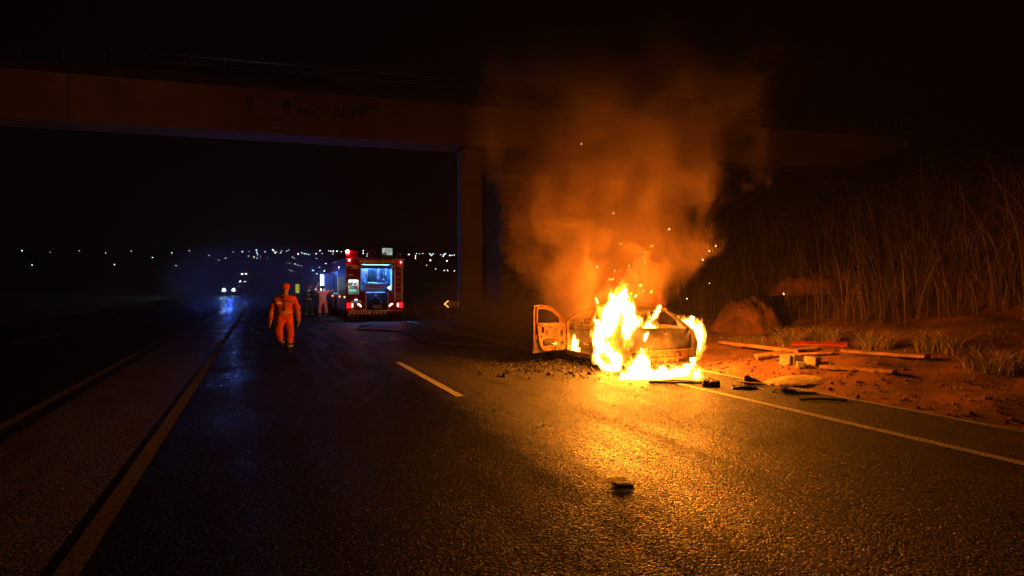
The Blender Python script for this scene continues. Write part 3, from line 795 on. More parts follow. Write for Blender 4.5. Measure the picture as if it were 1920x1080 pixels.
# marker lamps on the side
amb = emis('amber_marker_glow', (1.0, 0.35, 0.05), 4)
for y in (0.5, 2.4, 5.6):
    MB().box((-0.02, y, 1.20), (0.04, 0.12, 0.07), bev=0.01).build('side_marker_lamp', amb, ft)
# lettering
xt = lambda x, z: (lambda u, v, w: Vector((x + u, -0.004 + w, z + v)))
MB().text('BOMBEIRO MILITAR', 0.19, 0.006, xt(1.46, 2.94), bold=0.012).build('rear_lettering', M['yellow_print'], ft)
MB().text('193', 0.24, 0.006, xt(0.40, 2.66), bold=0.012).build('emergency_number', M['yellow_print'], ft)
b = MB(); b.tube([(0.21, -0.003, 2.745), (0.155, -0.003, 2.72), (0.14, -0.003, 2.66), (0.16, -0.003, 2.60), (0.22, -0.003, 2.585)], [0.024, 0.016, 0.014, 0.016, 0.024], 6); b.build('telephone_mark', M['yellow_print'], ft)
MB().text('ABTS', 0.12, 0.006, xt(0.19, 2.27), bold=0.006).build('unit_lettering', M['yellow_print'], ft)
# reflective squares on edges
b = MB()
for (x, z) in ((0.045, 2.75), (TW - 0.05, 2.75)): b.box((x, -0.006, z), (0.07, 0.01, 0.17))
b.build('reflector_strip', M['silver_tape'], ft)
b = MB()
for (x, z) in ((0.045, 1.80), (0.65 - 0.035, 1.80), (TW - 0.05, 1.80)): b.box((x, -0.006, z), (0.075, 0.01, 0.20))
b.build('reflector_strip', M['yellow_print'], ft)
# plate, emblem
b = MB(); b.sheet([[(-0.25, -0.06), (0.25, -0.06), (0.25, 0.06), (0.12, 0.07), (0.06, 0.12), (-0.06, 0.12), (-0.12, 0.07), (-0.25, 0.06)]], 0.012, lambda u, v, w: Vector((0.46 + u, -0.01 + w, 0.98 + v))); b.build('number_plate', M['silver_tape'], ft)
b = MB(); b.lathe([(0, -0.0), (0.075, -0.0), (0.075, 0.012), (0, 0.012)], (0.46, -0.03, 0.985), 'y', 16); b.build('plate_emblem', mat('blue_emblem', (0.05, 0.22, 0.6), 0.5, emit=(0.1, 0.4, 1.0), estr=0.15), ft)
MB().box((0.46, -0.03, 1.085), (0.12, 0.04, 0.03)).build('plate_lamp', emis('plate_lamp_glow', (0.7, 0.9, 1.0), 4), ft)
# tail lamps
tl = emis('tail_lamp_hot', (1.0, 0.35, 0.28), 12)
tr = mat('tail_lamp_red', (0.5, 0.01, 0.01), 0.3, emit=(1.0, 0.008, 0.012), estr=2.2)
for x0, sgn in ((0.02, 1), (TW - 0.02, -1)):
    b = MB(); b.box((x0 + sgn * 0.11, -0.02, 0.80), (0.20, 0.05, 0.24), bev=0.02); lamp = b.build('tail_lamp', tr, ft)
    b = MB(); b.box((x0 + sgn * 0.26, -0.02, 0.80), (0.055, 0.04, 0.17), bev=0.012); b.build('brake_light', tl, lamp)
    b = MB(); b.tube([(x0 + sgn * 0.52, -0.02, 0.86), (x0 + sgn * 0.60, -0.02, 0.84), (x0 + sgn * 0.68, -0.02, 0.74)], 0.028, 8); b.build('indicator_light', tl, lamp)
    b = MB(); b.box((x0 + sgn * 0.46, -0.012, 0.80), (0.50, 0.02, 0.25), bev=0.01); b.build('lamp_backing', mat('red_lens', (0.5, 0.015, 0.015), 0.3), lamp)
b = MB(); b.box((0.30, -0.01, 0.58), (0.18, 0.02, 0.05)); b.box((0.80, -0.01, 0.58), (0.18, 0.02, 0.05)); b.build('reflector_strip', M['silver_tape'], ft)
# bumper with red and white chevrons
b = MB(); b.box((TW / 2, -0.08, 0.43), (TW - 0.06, 0.14, 0.155), bev=0.02); bump = b.build('rear_bumper', M['red'], ft)
MB().box((TW / 2, -0.06, 0.522), (TW - 0.1, 0.2, 0.02)).build('bumper_step', M['alu'], bump)
for i in range(10):
    x = 0.08 + i * 0.185
    MB().sheet([[(x, 0.365), (x + 0.09, 0.365), (x + 0.17, 0.495), (x + 0.08, 0.495)]], 0.004, lambda u, v, w: Vector((u, -0.1535 + w, v))).build('bumper_stripe', M['silver_tape'], bump)
# mud flap with its worn script mark
mf = MB().box((0.32, 0.25, 0.28), (0.62, 0.03, 0.36), bev=0.008).build('mud_flap', M['black'], ft)
b = MB(); pts = [(0.12, 0.29), (0.06, 0.285), (0.09, 0.262), (0.15, 0.262)]
b.tube([(x, 0.232, z) for x, z in pts], 0.008, 5); b.tube([(0.15 + 0.022 * i, 0.232, 0.27 + 0.014 * math.sin(i * 1.9)) for i in range(18)], 0.006, 5); b.build('flap_mark', M['silver_tape'], mf)
MB().box((TW - 0.32, 0.25, 0.28), (0.62, 0.03, 0.36), bev=0.008).build('mud_flap', M['black'], ft)
# ladder
lx0, lx1 = 2.33, 2.68
ld = thing('ladder', None, None); ld.parent = ft
b = MB(); b.box((lx0, -0.12, 2.02), (0.06, 0.05, 2.10)); b.build('ladder_rail', M['silver_tape'], ld)
b = MB(); b.box((lx1, -0.12, 2.02), (0.06, 0.05, 2.10)); b.build('ladder_rail', M['silver_tape'], ld)
rg = MB().box(((lx0 + lx1) / 2, 0, 0), (lx1 - lx0 - 0.06, 0.03, 0.035)).build('rung', M['silver_tape'], ld); rg.location = (0, -0.12, 1.14)
for i in range(1, 8):
    q = rg.copy(); C.objects.link(q); q.parent = ld; q.location = (0, -0.12, 1.14 + 0.27 * i)
MB().box(((lx0 + lx1) / 2, -0.09, 1.30), (0.30, 0.03, 0.14)).build('step_plate', M['white'], ld)
b = MB(); b.box(((lx0 + lx1) / 2 - 0.06, -0.16, 2.72), (0.40, 0.04, 0.05), bev=0.01); b.build('ladder_clip', M['white'], ld)
b = MB(); b.tube([(2.50, 0.05, 3.08), (2.50, 0.05, 3.35), (2.56, 0.05, 3.43), (2.64, 0.05, 3.35), (2.64, 0.05, 3.08)], 0.018, 8); b.build('grab_rail', M['steel'], ft)
# roof gear: beacon, box stack, monitor, floodlight
b = MB(); b.lathe([(0, 0), (0.13, 0), (0.13, 0.12), (0.11, 0.14), (0.0, 0.14)], (0.10, 0.2, T1 + 0.08), 'z', 18); b.build('beacon_base', M['red_bright'], ft)
b = MB(); b.ball((0.08, 0.12, T1 + 0.35), 0.095, 2); b.build('red_beacon', emis('red_beacon_glow', (1.0, 0.10, 0.14), 40), ft)
b = MB()
for i in range(4): b.box((0.36, 0.35, T1 + 0.10 + 0.09 * i), (0.46 - 0.02 * i, 0.6, 0.055), bev=0.01)
b.build('roof_rack', M['red'], ft)
rl_ = emis('red_marker_glow', (1.0, 0.2, 0.2), 22)
for x, z in ((0.14, 2.99), (TW - 0.10, 2.93)):
    MB().ball((x, -0.03, z), 0.042, 2).build('marker_lamp', rl_, ft)
mon = thing('water_monitor', None, None); mon.parent = ft
b = MB(); b.tube([(1.30, 0.6, T1), (1.30, 0.6, T1 + 0.30)], [0.09, 0.07], 10); b.build('monitor_base', M['red_bright'], mon)
b = MB(); b.tube([(1.20, 0.55, T1 + 0.28), (1.22, 0.5, T1 + 0.42), (1.33, 0.45, T1 + 0.50), (1.44, 0.5, T1 + 0.44), (1.44, 0.55, T1 + 0.30)], 0.045, 10); b.build('monitor_pipe', M['red_bright'], mon)
b = MB(); b.tube([(1.24, 0.5, T1 + 0.33), (1.08, 0.3, T1 + 0.30)], [0.05, 0.035], 10); b.build('monitor_nozzle', M['steel'], mon)
fl = thing('floodlight', None, None); fl.parent = ft
P0 = (2.06, 0.4, T1 + 0.42)
b = MB(); b.box(P0, (0.50, 0.06, 0.34), bev=0.015); b.build('floodlight_housing', mat('lit_floodlight_glass', (0.7, 0.75, 0.72), 0.4, emit=(0.75, 0.95, 0.85), estr=0.35), fl)
b = MB()
for i in range(7): b.box((P0[0] - 0.16 + i * 0.055, 0.365, P0[2]), (0.012, 0.012, 0.36), rot=(0, 0.7, 0))
b.build('floodlight_grille', M['dark_metal'], fl)
b = MB(); b.tube([(1.86, 0.4, T1), (1.86, 0.36, T1 + 0.28), (1.93, 0.33, T1 + 0.34), (2.0, 0.36, T1 + 0.2), (2.0, 0.4, T1)], 0.045, 8); b.box((2.17, 0.4, T1 + 0.17), (0.30, 0.05, 0.06)); b.build('floodlight_bracket', M['conc_light'], fl)
tag(fl.children[0], None)
fll = bpy.data.lights.new('floodlight_spill', 'POINT'); 
bpy.data.lights.remove(fll)

# hose from the pump down and along the road
hp = [Vector((TX + 1.27, TY - 0.02, 1.45)), Vector((TX + 1.26, TY - 0.19, 1.2)), Vector((TX + 1.24, TY - 0.22, 0.6)), Vector((TX + 1.22, TY - 0.24, 0.05))]
hg = [gnd(*q, 0.03) for q in ((693, 608), (680, 611), (672, 613.5), (674, 617), (692, 619), (716, 619.5), (742, 621), (765, 627), (785, 635), (800, 641), (825, 644), (860, 645), (890, 646), (930, 648), (970, 650))]
def smooth_path(p, n=4):
    out = []
    for i in range(len(p) - 1):
        a, b_, c, d = p[max(i - 1, 0)], p[i], p[i + 1], p[min(i + 2, len(p) - 1)]
        for k in range(n):
            t = k / n
            out.append(0.5 * ((2 * b_) + (c - a) * t + (2 * a - 5 * b_ + 4 * c - d) * t * t + (3 * b_ - a - 3 * c + d) * t ** 3))
    return out + [p[-1]]
o = MB().tube(smooth_path(hp + hg, 5), 0.032, 8).build('fire_hose', mat('grey_hose_cloth', (0.11, 0.10, 0.09), 0.7, var=0.4, vscale=20))
tag(o, 'grey fire hose running from the engine\'s pump across the dark road', 'hose')

# ================================================================== roadworks gear right of the engine
P = atY(848, 570, 30.0)
cz = P.z
sgn = thing('chevron_sign', 'dark chevron sign with one lit amber arrow on the right shoulder', 'road sign', (P.x, 30.0, 0), -0.24)
MB().box((0, 0.03, cz), (0.98, 0.04, 0.46), bev=0.01).build('sign_board', M['black'], sgn)
b = MB(); b.box((-0.3, 0.06, cz / 2), (0.05, 0.05, cz)); b.box((0.3, 0.06, cz / 2), (0.05, 0.05, cz)); b.build('sign_leg', M['dark_metal'], sgn)
am = emis('amber_led', (1.0, 0.42, 0.10), 9)
for i in range(7):
    t = i / 6 * 2 - 1
    MB().ball((-0.42 + 0.19 * abs(t) , -0.01, cz - t * 0.155), 0.022, 1).build('led_dot', am, sgn)
for k in range(3):
    b = MB(); x = -0.16 + 0.20 * k
    for q in (1, -1):
        b.box((x + 0.08, 0.0, cz + q * 0.08), (0.21, 0.008, 0.055), rot=(0, -q * 0.78, 0))
    b.build('chevron', M['silver_tape'], sgn)
# barrier boards
P = gnd(785, 593); Yb = P.y
bar = thing('barrier_board', 'three rail striped road barrier standing to the right of the fire engine', 'barrier', (P.x, Yb, 0))
for zb in (0.28, 0.52, 0.76):
    MB().box((0, 0, zb), (0.62, 0.04, 0.12), bev=0.008).build('rail_board', M['red_bright'] if zb == 0.52 else M['conc_light'], bar)
for x in (-0.26, 0.26):
    MB().box((x, 0.04, 0.42), (0.05, 0.04, 0.84)).build('barrier_leg', M['dark_metal'], bar)
    MB().box((x, 0.04, 0.03), (0.06, 0.5, 0.05)).build('barrier_foot', M['dark_metal'], bar)
def jersey(px, py, L, label):
    P = gnd(px, py)
    b = MB(); prof = [(-0.28, 0), (-0.28, 0.08), (-0.12, 0.30), (-0.08, 0.68), (0.08, 0.68), (0.12, 0.30), (0.28, 0.08), (0.28, 0)]
    n = len(prof); vs = []
    for x in (-L / 2, L / 2): vs += [(x, y, z) for y, z in prof]
    fs = [(i, (i + 1) % n, n + (i + 1) % n, n + i) for i in range(n)] + [tuple(range(n)), tuple(range(n, 2 * n))]
    b.add(vs, fs)
    o = b.build('concrete_barrier', M['conc_light']); o.location = (P.x, P.y, 0); o.rotation_euler = (0, 0, -0.12)
    tag(o, label, 'barrier', 'concrete barriers')
jersey(808, 590, 1.3, 'short pale concrete barrier between the striped barrier and the chevron sign')
jersey(768, 592, 0.8, 'stubby pale concrete barrier close to the fire engine\'s right rear corner')
for k, (px, lb) in enumerate(((840, 'small pale kerb stone below the lit chevron of the sign'), (854, 'small pale kerb stone in the middle below the chevron sign'), (866, 'small pale kerb stone below the pier end of the chevron sign'))):
    P = gnd(px, 599)
    o = MB().box((0, 0, 0.07), (0.30, 0.16, 0.14), bev=0.03).build('kerb_stone', M['conc_light']); o.location = (P.x, P.y, ground_z(P.x, P.y)); o.rotation_euler = (0, 0, 0.2 * k)
    tag(o, lb, 'kerb stone')

# ================================================================== PEOPLE
def person(label, loc, rz, J, edges, lab, mats, fingers=True):
    """one continuous skinned body; J: joint -> (pos, radius); lab: joint -> material slot"""
    names = list(J); vs = [Vector(J[n][0]) for n in names]; rs = [J[n][1] for n in names]; ed = [(names.index(a), names.index(b)) for a, b in edges]
    labs = [lab[n] for n in names]
    if fingers:
        for side in ('l', 'r'):
            wv, hv = Vector(J['wrist_' + side][0]), Vector(J['hand_' + side][0])
            d = (hv - wv).normalized(); a, b_ = frame_axes(d)
            hi = names.index('hand_' + side)
            for k, (off, ln) in enumerate(((-0.03, 0.065), (-0.01, 0.078), (0.011, 0.073), (0.03, 0.058))):
                p1 = hv + d * 0.05 + a * off; p2 = p1 + d * ln * 0.55 + b_ * 0.006; p3 = p2 + d * ln * 0.4 + b_ * 0.022
                i0 = len(vs); vs += [p1, p2, p3]; rs += [0.011, 0.010, 0.008]; labs += [1, 1, 1]
                ed += [(hi, i0), (i0, i0 + 1), (i0 + 1, i0 + 2)]
            p1 = wv + (hv - wv) * 0.5 + a * 0.045; p2 = p1 + d * 0.045 + a * 0.015
            i0 = len(vs); vs += [p1, p2]; rs += [0.012, 0.010]; labs += [1, 1]; ed += [(hi, i0), (i0, i0 + 1)]
    me = bpy.data.meshes.new('person'); me.from_pydata(vs, ed, [])
    o = bpy.data.objects.new('person', me); C.objects.link(o)
    md = o.modifiers.new('skin', 'SKIN')
    md.use_smooth_shade = True
    sv = me.skin_vertices[0].data
    for i, r in enumerate(rs):
        rr = r if isinstance(r, tuple) else (r, r)
        sv[i].radius = rr
    sv[0].use_root = True
    sb = o.modifiers.new('sub', 'SUBSURF'); sb.levels = 2; sb.render_levels = 2
    dg = bpy.context.evaluated_depsgraph_get()
    m2 = bpy.data.meshes.new_from_object(o.evaluated_get(dg))
    o.modifiers.clear(); o.data = m2; bpy.data.meshes.remove(me)
    m2.materials.clear()
    for m in mats: m2.materials.append(m)
    segs = [(vs[a], vs[b], labs[a], labs[b]) for a, b in ed]
    for p in m2.polygons:
        c = p.center; best = 1e9; L = 0
        for a, b, la, lb in segs:
            ab = b - a; t = max(0, min(1, (c - a).dot(ab) / max(ab.length_squared, 1e-9)))
            dd = (c - (a + ab * t)).length
            if dd < best: best = dd; L = la if t < 0.55 else lb
        p.material_index = L; p.use_smooth = True
    # cloth folds
    for v in m2.vertices:
        n = (abs(noise.noise(v.co * 8)) - 0.2) * 0.055 + noise.noise(v.co * 20) * 0.009
        if v.co.z < 1.45: v.co += v.normal * n
    m2.update()
    o.location = loc; o.rotation_euler = (0, 0, rz)
    tag(o, label, 'person')
    return o
EDG = [('pelvis', 'spine'), ('spine', 'chest'), ('chest', 'neck'), ('neck', 'jaw'), ('jaw', 'head'), ('head', 'crown'),
       ('chest', 'shoulder_l'), ('shoulder_l', 'elbow_l'), ('elbow_l', 'wrist_l'), ('wrist_l', 'hand_l'),
       ('chest', 'shoulder_r'), ('shoulder_r', 'elbow_r'), ('elbow_r', 'wrist_r'), ('wrist_r', 'hand_r'),
       ('pelvis', 'hip_l'), ('hip_l', 'knee_l'), ('knee_l', 'ankle_l'), ('ankle_l', 'toe_l'),
       ('pelvis', 'hip_r'), ('hip_r', 'knee_r'), ('knee_r', 'ankle_r'), ('ankle_r', 'toe_r')]
def labels(suit_boot=2):
    d = {}
    for n in ('pelvis', 'spine', 'chest', 'shoulder_l', 'shoulder_r', 'elbow_l', 'elbow_r', 'wrist_l', 'wrist_r', 'hip_l', 'hip_r', 'knee_l', 'knee_r'): d[n] = 0
    for n in ('neck', 'jaw', 'head', 'crown', 'hand_l', 'hand_r'): d[n] = 1
    for n in ('ankle_l', 'ankle_r', 'toe_l', 'toe_r'): d[n] = 2
    return d
def band(name, m, par, a, b, t, r, w=0.05, n=14):
    a, b = Vector(a), Vector(b); c = a.lerp(b, t); d = (b - a).normalized()
    r = r if isinstance(r, tuple) else (r, r)
    bb = MB(); A = Vector((1, 0, 0)); A = (A - d * A.dot(d)).normalized(); Bv = d.cross(A)
    vs = []
    for h in (-w / 2, w / 2):
        for k in range(n):
            q = 2 * math.pi * k / n
            vs.append(c + d * h + A * math.cos(q) * r[0] + Bv * math.sin(q) * r[1])
    fs = [(k, (k + 1) % n, n + (k + 1) % n, n + k) for k in range(n)]
    bb.add(vs, fs, True)
    return bb.build(name, m, par)

# 1: walking towards the camera, looking down to his left (viewer's right is his left: +x)
J1 = {'pelvis': ((0, 0, 0.98), (0.185, 0.14)), 'spine': ((0, 0.0, 1.16), (0.175, 0.13)), 'chest': ((0.0, -0.01, 1.36), (0.225, 0.155)), 'neck': ((0.01, -0.03, 1.50), 0.062), 'jaw': ((0.02, -0.065, 1.575), (0.072, 0.078)), 'head': ((0.02, -0.06, 1.66), (0.084, 0.098)), 'crown': ((0.02, -0.045, 1.73), (0.055, 0.065)),
      'shoulder_l': ((0.215, 0.0, 1.40), 0.085), 'elbow_l': ((0.305, 0.02, 1.13), 0.072), 'wrist_l': ((0.33, -0.08, 0.89), 0.055), 'hand_l': ((0.335, -0.10, 0.82), (0.038, 0.022)),
      'shoulder_r': ((-0.215, -0.01, 1.39), 0.085), 'elbow_r': ((-0.315, 0.05, 1.13), 0.072), 'wrist_r': ((-0.335, -0.03, 0.88), 0.055), 'hand_r': ((-0.335, -0.05, 0.81), (0.038, 0.022)),
      'hip_l': ((0.115, 0.0, 0.90), 0.118), 'knee_l': ((0.135, 0.0, 0.50), 0.092), 'ankle_l': ((0.10, 0.06, 0.11), 0.07), 'toe_l': ((0.10, -0.11, 0.045), (0.055, 0.045)),
      'hip_r': ((-0.115, -0.01, 0.90), 0.118), 'knee_r': ((-0.12, -0.20, 0.54), 0.090), 'ankle_r': ((-0.06, -0.12, 0.24), 0.068), 'toe_r': ((-0.05, -0.28, 0.28), (0.055, 0.05))}
P1 = gnd(534, 664)
p1 = person('firefighter in orange coveralls and cap walking toward us with hands hanging down', (P1.x, P1.y, 0), -0.12, J1, EDG, labels(), [M['orange_cloth'], M['skin'], M['leather']])
b = MB(); b.ball((0.02, -0.05, 1.715), 0.112, 3, (0.95, 1.08, 0.78)); 
b.sheet([[(-0.075, -0.10), (-0.06, -0.165), (0.0, -0.19), (0.06, -0.165), (0.075, -0.10)]], 0.012, lambda u, v, w: Vector((u + 0.02, v - 0.03, 1.695 + w + v * 0.25)))
b.build('cap', M['orange_cloth'], p1)
b = MB(); b.ball((0.015, -0.132, 1.735), 0.022, 1, (1, 0.3, 1)); b.build('cap_badge', M['black'], p1)
b = MB(); b.ball((-0.012, -0.147, 1.652), 0.011, 1); b.ball((0.052, -0.147, 1.652), 0.011, 1); b.build('eye', M['black'], p1)
b = MB(); b.ball((0.02, -0.158, 1.622), 0.016, 1, (0.8, 1, 1.3)); b.build('nose', M['skin'], p1)
b = MB(); b.ball((0.02, -0.140, 1.583), 0.022, 1, (1, 0.35, 0.25)); b.build('mouth', mat('lips', (0.25, 0.09, 0.07), 0.6), p1)
for x in (-0.06, 0.10):
    MB().ball((x, -0.05, 1.645), 0.026, 1, (0.4, 0.8, 1.2)).build('ear', M['skin'], p1)
b = MB(); b.ball((0.02, -0.02, 1.655), 0.088, 2, (0.98, 0.95, 0.75)); b.build('hair', M['black'], p1)
b = MB(); b.tube([(-0.09, -0.085, 1.47), (0.0, -0.13, 1.43), (0.10, -0.085, 1.47), (0.06, 0.05, 1.5), (-0.05, 0.05, 1.5), (-0.09, -0.085, 1.47)], 0.03, 8); b.build('collar', M['orange_cloth'], p1)
b = MB(); b.box((-0.115, -0.158, 1.30), (0.14, 0.014, 0.055), rot=(0, 0.05, 0.25)); b.build('chest_badge', M['silver_tape'], p1)
b = MB(); b.box((0.115, -0.158, 1.34), (0.12, 0.014, 0.045), rot=(0, -0.05, -0.25)); b.build('name_tape', mat('grey_name_tape', (0.3, 0.28, 0.22), 0.7), p1)
b = MB(); b.box((0.0, -0.152, 1.27), (0.018, 0.016, 0.40), rot=(0.05, 0, 0)); b.build('zip', M['dark_metal'], p1)
tp = mat('dull_grey_reflective_tape', (0.5, 0.48, 0.40), 0.5, var=0.2, vscale=25)
band('belt_tape', tp, p1, J1['pelvis'][0], J1['spine'][0], 0.45, (0.192, 0.152), 0.06, 20)
for sd in ('l', 'r'):
    band('sleeve_tape', tp, p1, J1['elbow_' + sd][0], J1['wrist_' + sd][0], 0.42, 0.072, 0.055)
    band('trouser_tape', tp, p1, J1['knee_' + sd][0], J1['ankle_' + sd][0], 0.72, 0.082, 0.05)
    for dx in (0.055,):
        k = 1 if sd == 'l' else -1
        MB().box((k * 0.13, -0.10, 0.62), (0.07, 0.04, 0.09), bev=0.01).build('thigh_pocket', M['orange_cloth'], p1)

# 2: back view at the lit side locker, arms raised
J2 = {'pelvis': ((0, 0, 0.98), (0.19, 0.14)), 'spine': ((0, 0.0, 1.16), (0.18, 0.13)), 'chest': ((0.0, 0.02, 1.36), (0.20, 0.14)), 'neck': ((0.0, 0.04, 1.50), 0.065), 'jaw': ((0.0, 0.06, 1.575), (0.066, 0.072)), 'head': ((0.0, 0.07, 1.66), (0.08, 0.092)), 'crown': ((0.0, 0.06, 1.735), (0.055, 0.065)),
      'shoulder_l': ((-0.215, 0.02, 1.42), 0.085), 'elbow_l': ((-0.37, 0.10, 1.52), 0.072), 'wrist_l': ((-0.25, 0.18, 1.74), 0.055), 'hand_l': ((-0.22, 0.2, 1.80), (0.038, 0.022)),
      'shoulder_r': ((0.215, 0.02, 1.42), 0.085), 'elbow_r': ((0.40, 0.10, 1.46), 0.072), 'wrist_r': ((0.58, 0.22, 1.50), 0.055), 'hand_r': ((0.64, 0.25, 1.51), (0.038, 0.022)),
      'hip_l': ((-0.11, 0.0, 0.90), 0.125), 'knee_l': ((-0.15, 0.02, 0.50), 0.105), 'ankle_l': ((-0.17, 0.0, 0.12), 0.075), 'toe_l': ((-0.19, 0.14, 0.045), (0.05, 0.04)),
      'hip_r': ((0.11, 0.0, 0.90), 0.125), 'knee_r': ((0.17, 0.02, 0.50), 0.105), 'ankle_r': ((0.21, 0.0, 0.12), 0.075), 'toe_r': ((0.23, 0.14, 0.045), (0.05, 0.04))}
P2 = atY(605, 560, 32.4)
p2 = person('firefighter in orange coveralls seen from behind with arms raised at the lit side locker', (P2.x, P2.y, 0), 0.1, J2, EDG, labels(), [M['lightened_orange_cloth'], M['skin'], M['leather']])
b = MB(); b.ball((0, 0.07, 1.70), 0.125, 2, (1, 1.15, 0.85)); b.lathe([(0.10, 0.0), (0.16, -0.02), (0.10, 0.02)], (0, 0.07, 1.66), 'z', 18); b.build('helmet', M['dark_metal'], p2)
band('belt_tape', M['silver_tape'], p2, J2['spine'][0], J2['chest'][0], 0.1, (0.19, 0.152), 0.06, 20)
b = MB(); b.box((-0.09, -0.132, 1.37), (0.11, 0.012, 0.045)); b.box((0.09, -0.132, 1.37), (0.11, 0.012, 0.045)); b.build('back_badge', M['silver_tape'], p2)
for sd in ('l', 'r'):
    band('sleeve_tape', M['silver_tape'], p2, J2['elbow_' + sd][0], J2['wrist_' + sd][0], 0.2, 0.076, 0.06)
    band('trouser_tape', M['silver_tape'], p2, J2['knee_' + sd][0], J2['ankle_' + sd][0], 0.9, 0.092, 0.05)
# 3: dark turnout gear and red helmet beside him
J3 = dict(J2)
J3.update({'elbow_l': ((-0.33, 0.05, 1.16), 0.075), 'wrist_l': ((-0.30, 0.16, 0.98), 0.058), 'hand_l': ((-0.28, 0.21, 0.93), (0.038, 0.022)), 'elbow_r': ((0.33, 0.05, 1.16), 0.075), 'wrist_r': ((0.28, 0.22, 1.05), 0.058), 'hand_r': ((0.25, 0.27, 1.04), (0.038, 0.022))})
P3 = atY(579, 560, 33.0)
p3 = person('firefighter in dark turnout gear and red helmet standing between the two orange ones', (P3.x, P3.y, 0), -0.3, J3, EDG, labels(), [M['dark_cloth'], M['skin'], M['leather']])
b = MB(); b.ball((0, 0.07, 1.70), 0.13, 2, (1, 1.15, 0.9)); b.lathe([(0.10, 0.0), (0.17, -0.02), (0.10, 0.02)], (0, 0.07, 1.66), 'z', 18); b.build('helmet', M['red_bright'], p3)
band('belt_tape', M['silver_tape'], p3, J3['pelvis'][0], J3['spine'][0], 0.4, (0.20, 0.16), 0.05, 20)
band('chest_tape', M['silver_tape'], p3, J3['spine'][0], J3['chest'][0], 0.6, (0.205, 0.16), 0.05, 20)
for sd in ('l', 'r'):
    band('sleeve_tape', M['silver_tape'], p3, J3['elbow_' + sd][0], J3['wrist_' + sd][0], 0.4, 0.08, 0.055)
    band('trouser_tape', M['silver_tape'], p3, J3['knee_' + sd][0], J3['ankle_' + sd][0], 0.72, 0.10, 0.055)
# ================================================================== BURNING CAR (local: x right, y forward, z up)
CX, CY = 7.14, 10.95
car = thing('burning_car', 'burnt out hatchback on the shoulder wrapped in flames with its front door hanging open', 'car', (CX, CY, 0))
def wside(z): return 0.81 - 0.30 * (z - 0.55) ** 2
def cut_sheet(loops, t, xf, cv=(), cu=()):
    tmp = MB().sheet(loops, t, lambda u, v, w: Vector((u, v, w)))
    bm = bmesh.new()
    V = [bm.verts.new(v) for v in tmp.v]
    for f in tmp.f:
        try: bm.faces.new([V[i] for i in f])
        except ValueError: pass
    bmesh.ops.remove_doubles(bm, verts=list(bm.verts), dist=1e-5)
    for c in cv: bmesh.ops.bisect_plane(bm, geom=list(bm.verts) + list(bm.edges) + list(bm.faces), plane_co=(0, c, 0), plane_no=(0, 1, 0))
    for c in cu: bmesh.ops.bisect_plane(bm, geom=list(bm.verts) + list(bm.edges) + list(bm.faces), plane_co=(c, 0, 0), plane_no=(1, 0, 0))
    bm.verts.index_update()
    m = MB(); m.add([xf(*v.co) for v in bm.verts], [tuple(v.index for v in f.verts) for f in bm.faces]); bm.free()
    return m
def arch(yc, r, z0, n=14):
    a0 = math.asin(max(-1, min(1, (z0 - 0.27) / r)))
    return [(yc + r * math.cos(a), 0.27 + r * math.sin(a)) for a in [math.pi - a0 + (2 * a0 - math.pi) * i / n for i in range(n + 1)]]
RW, FW = -1.08, 1.30
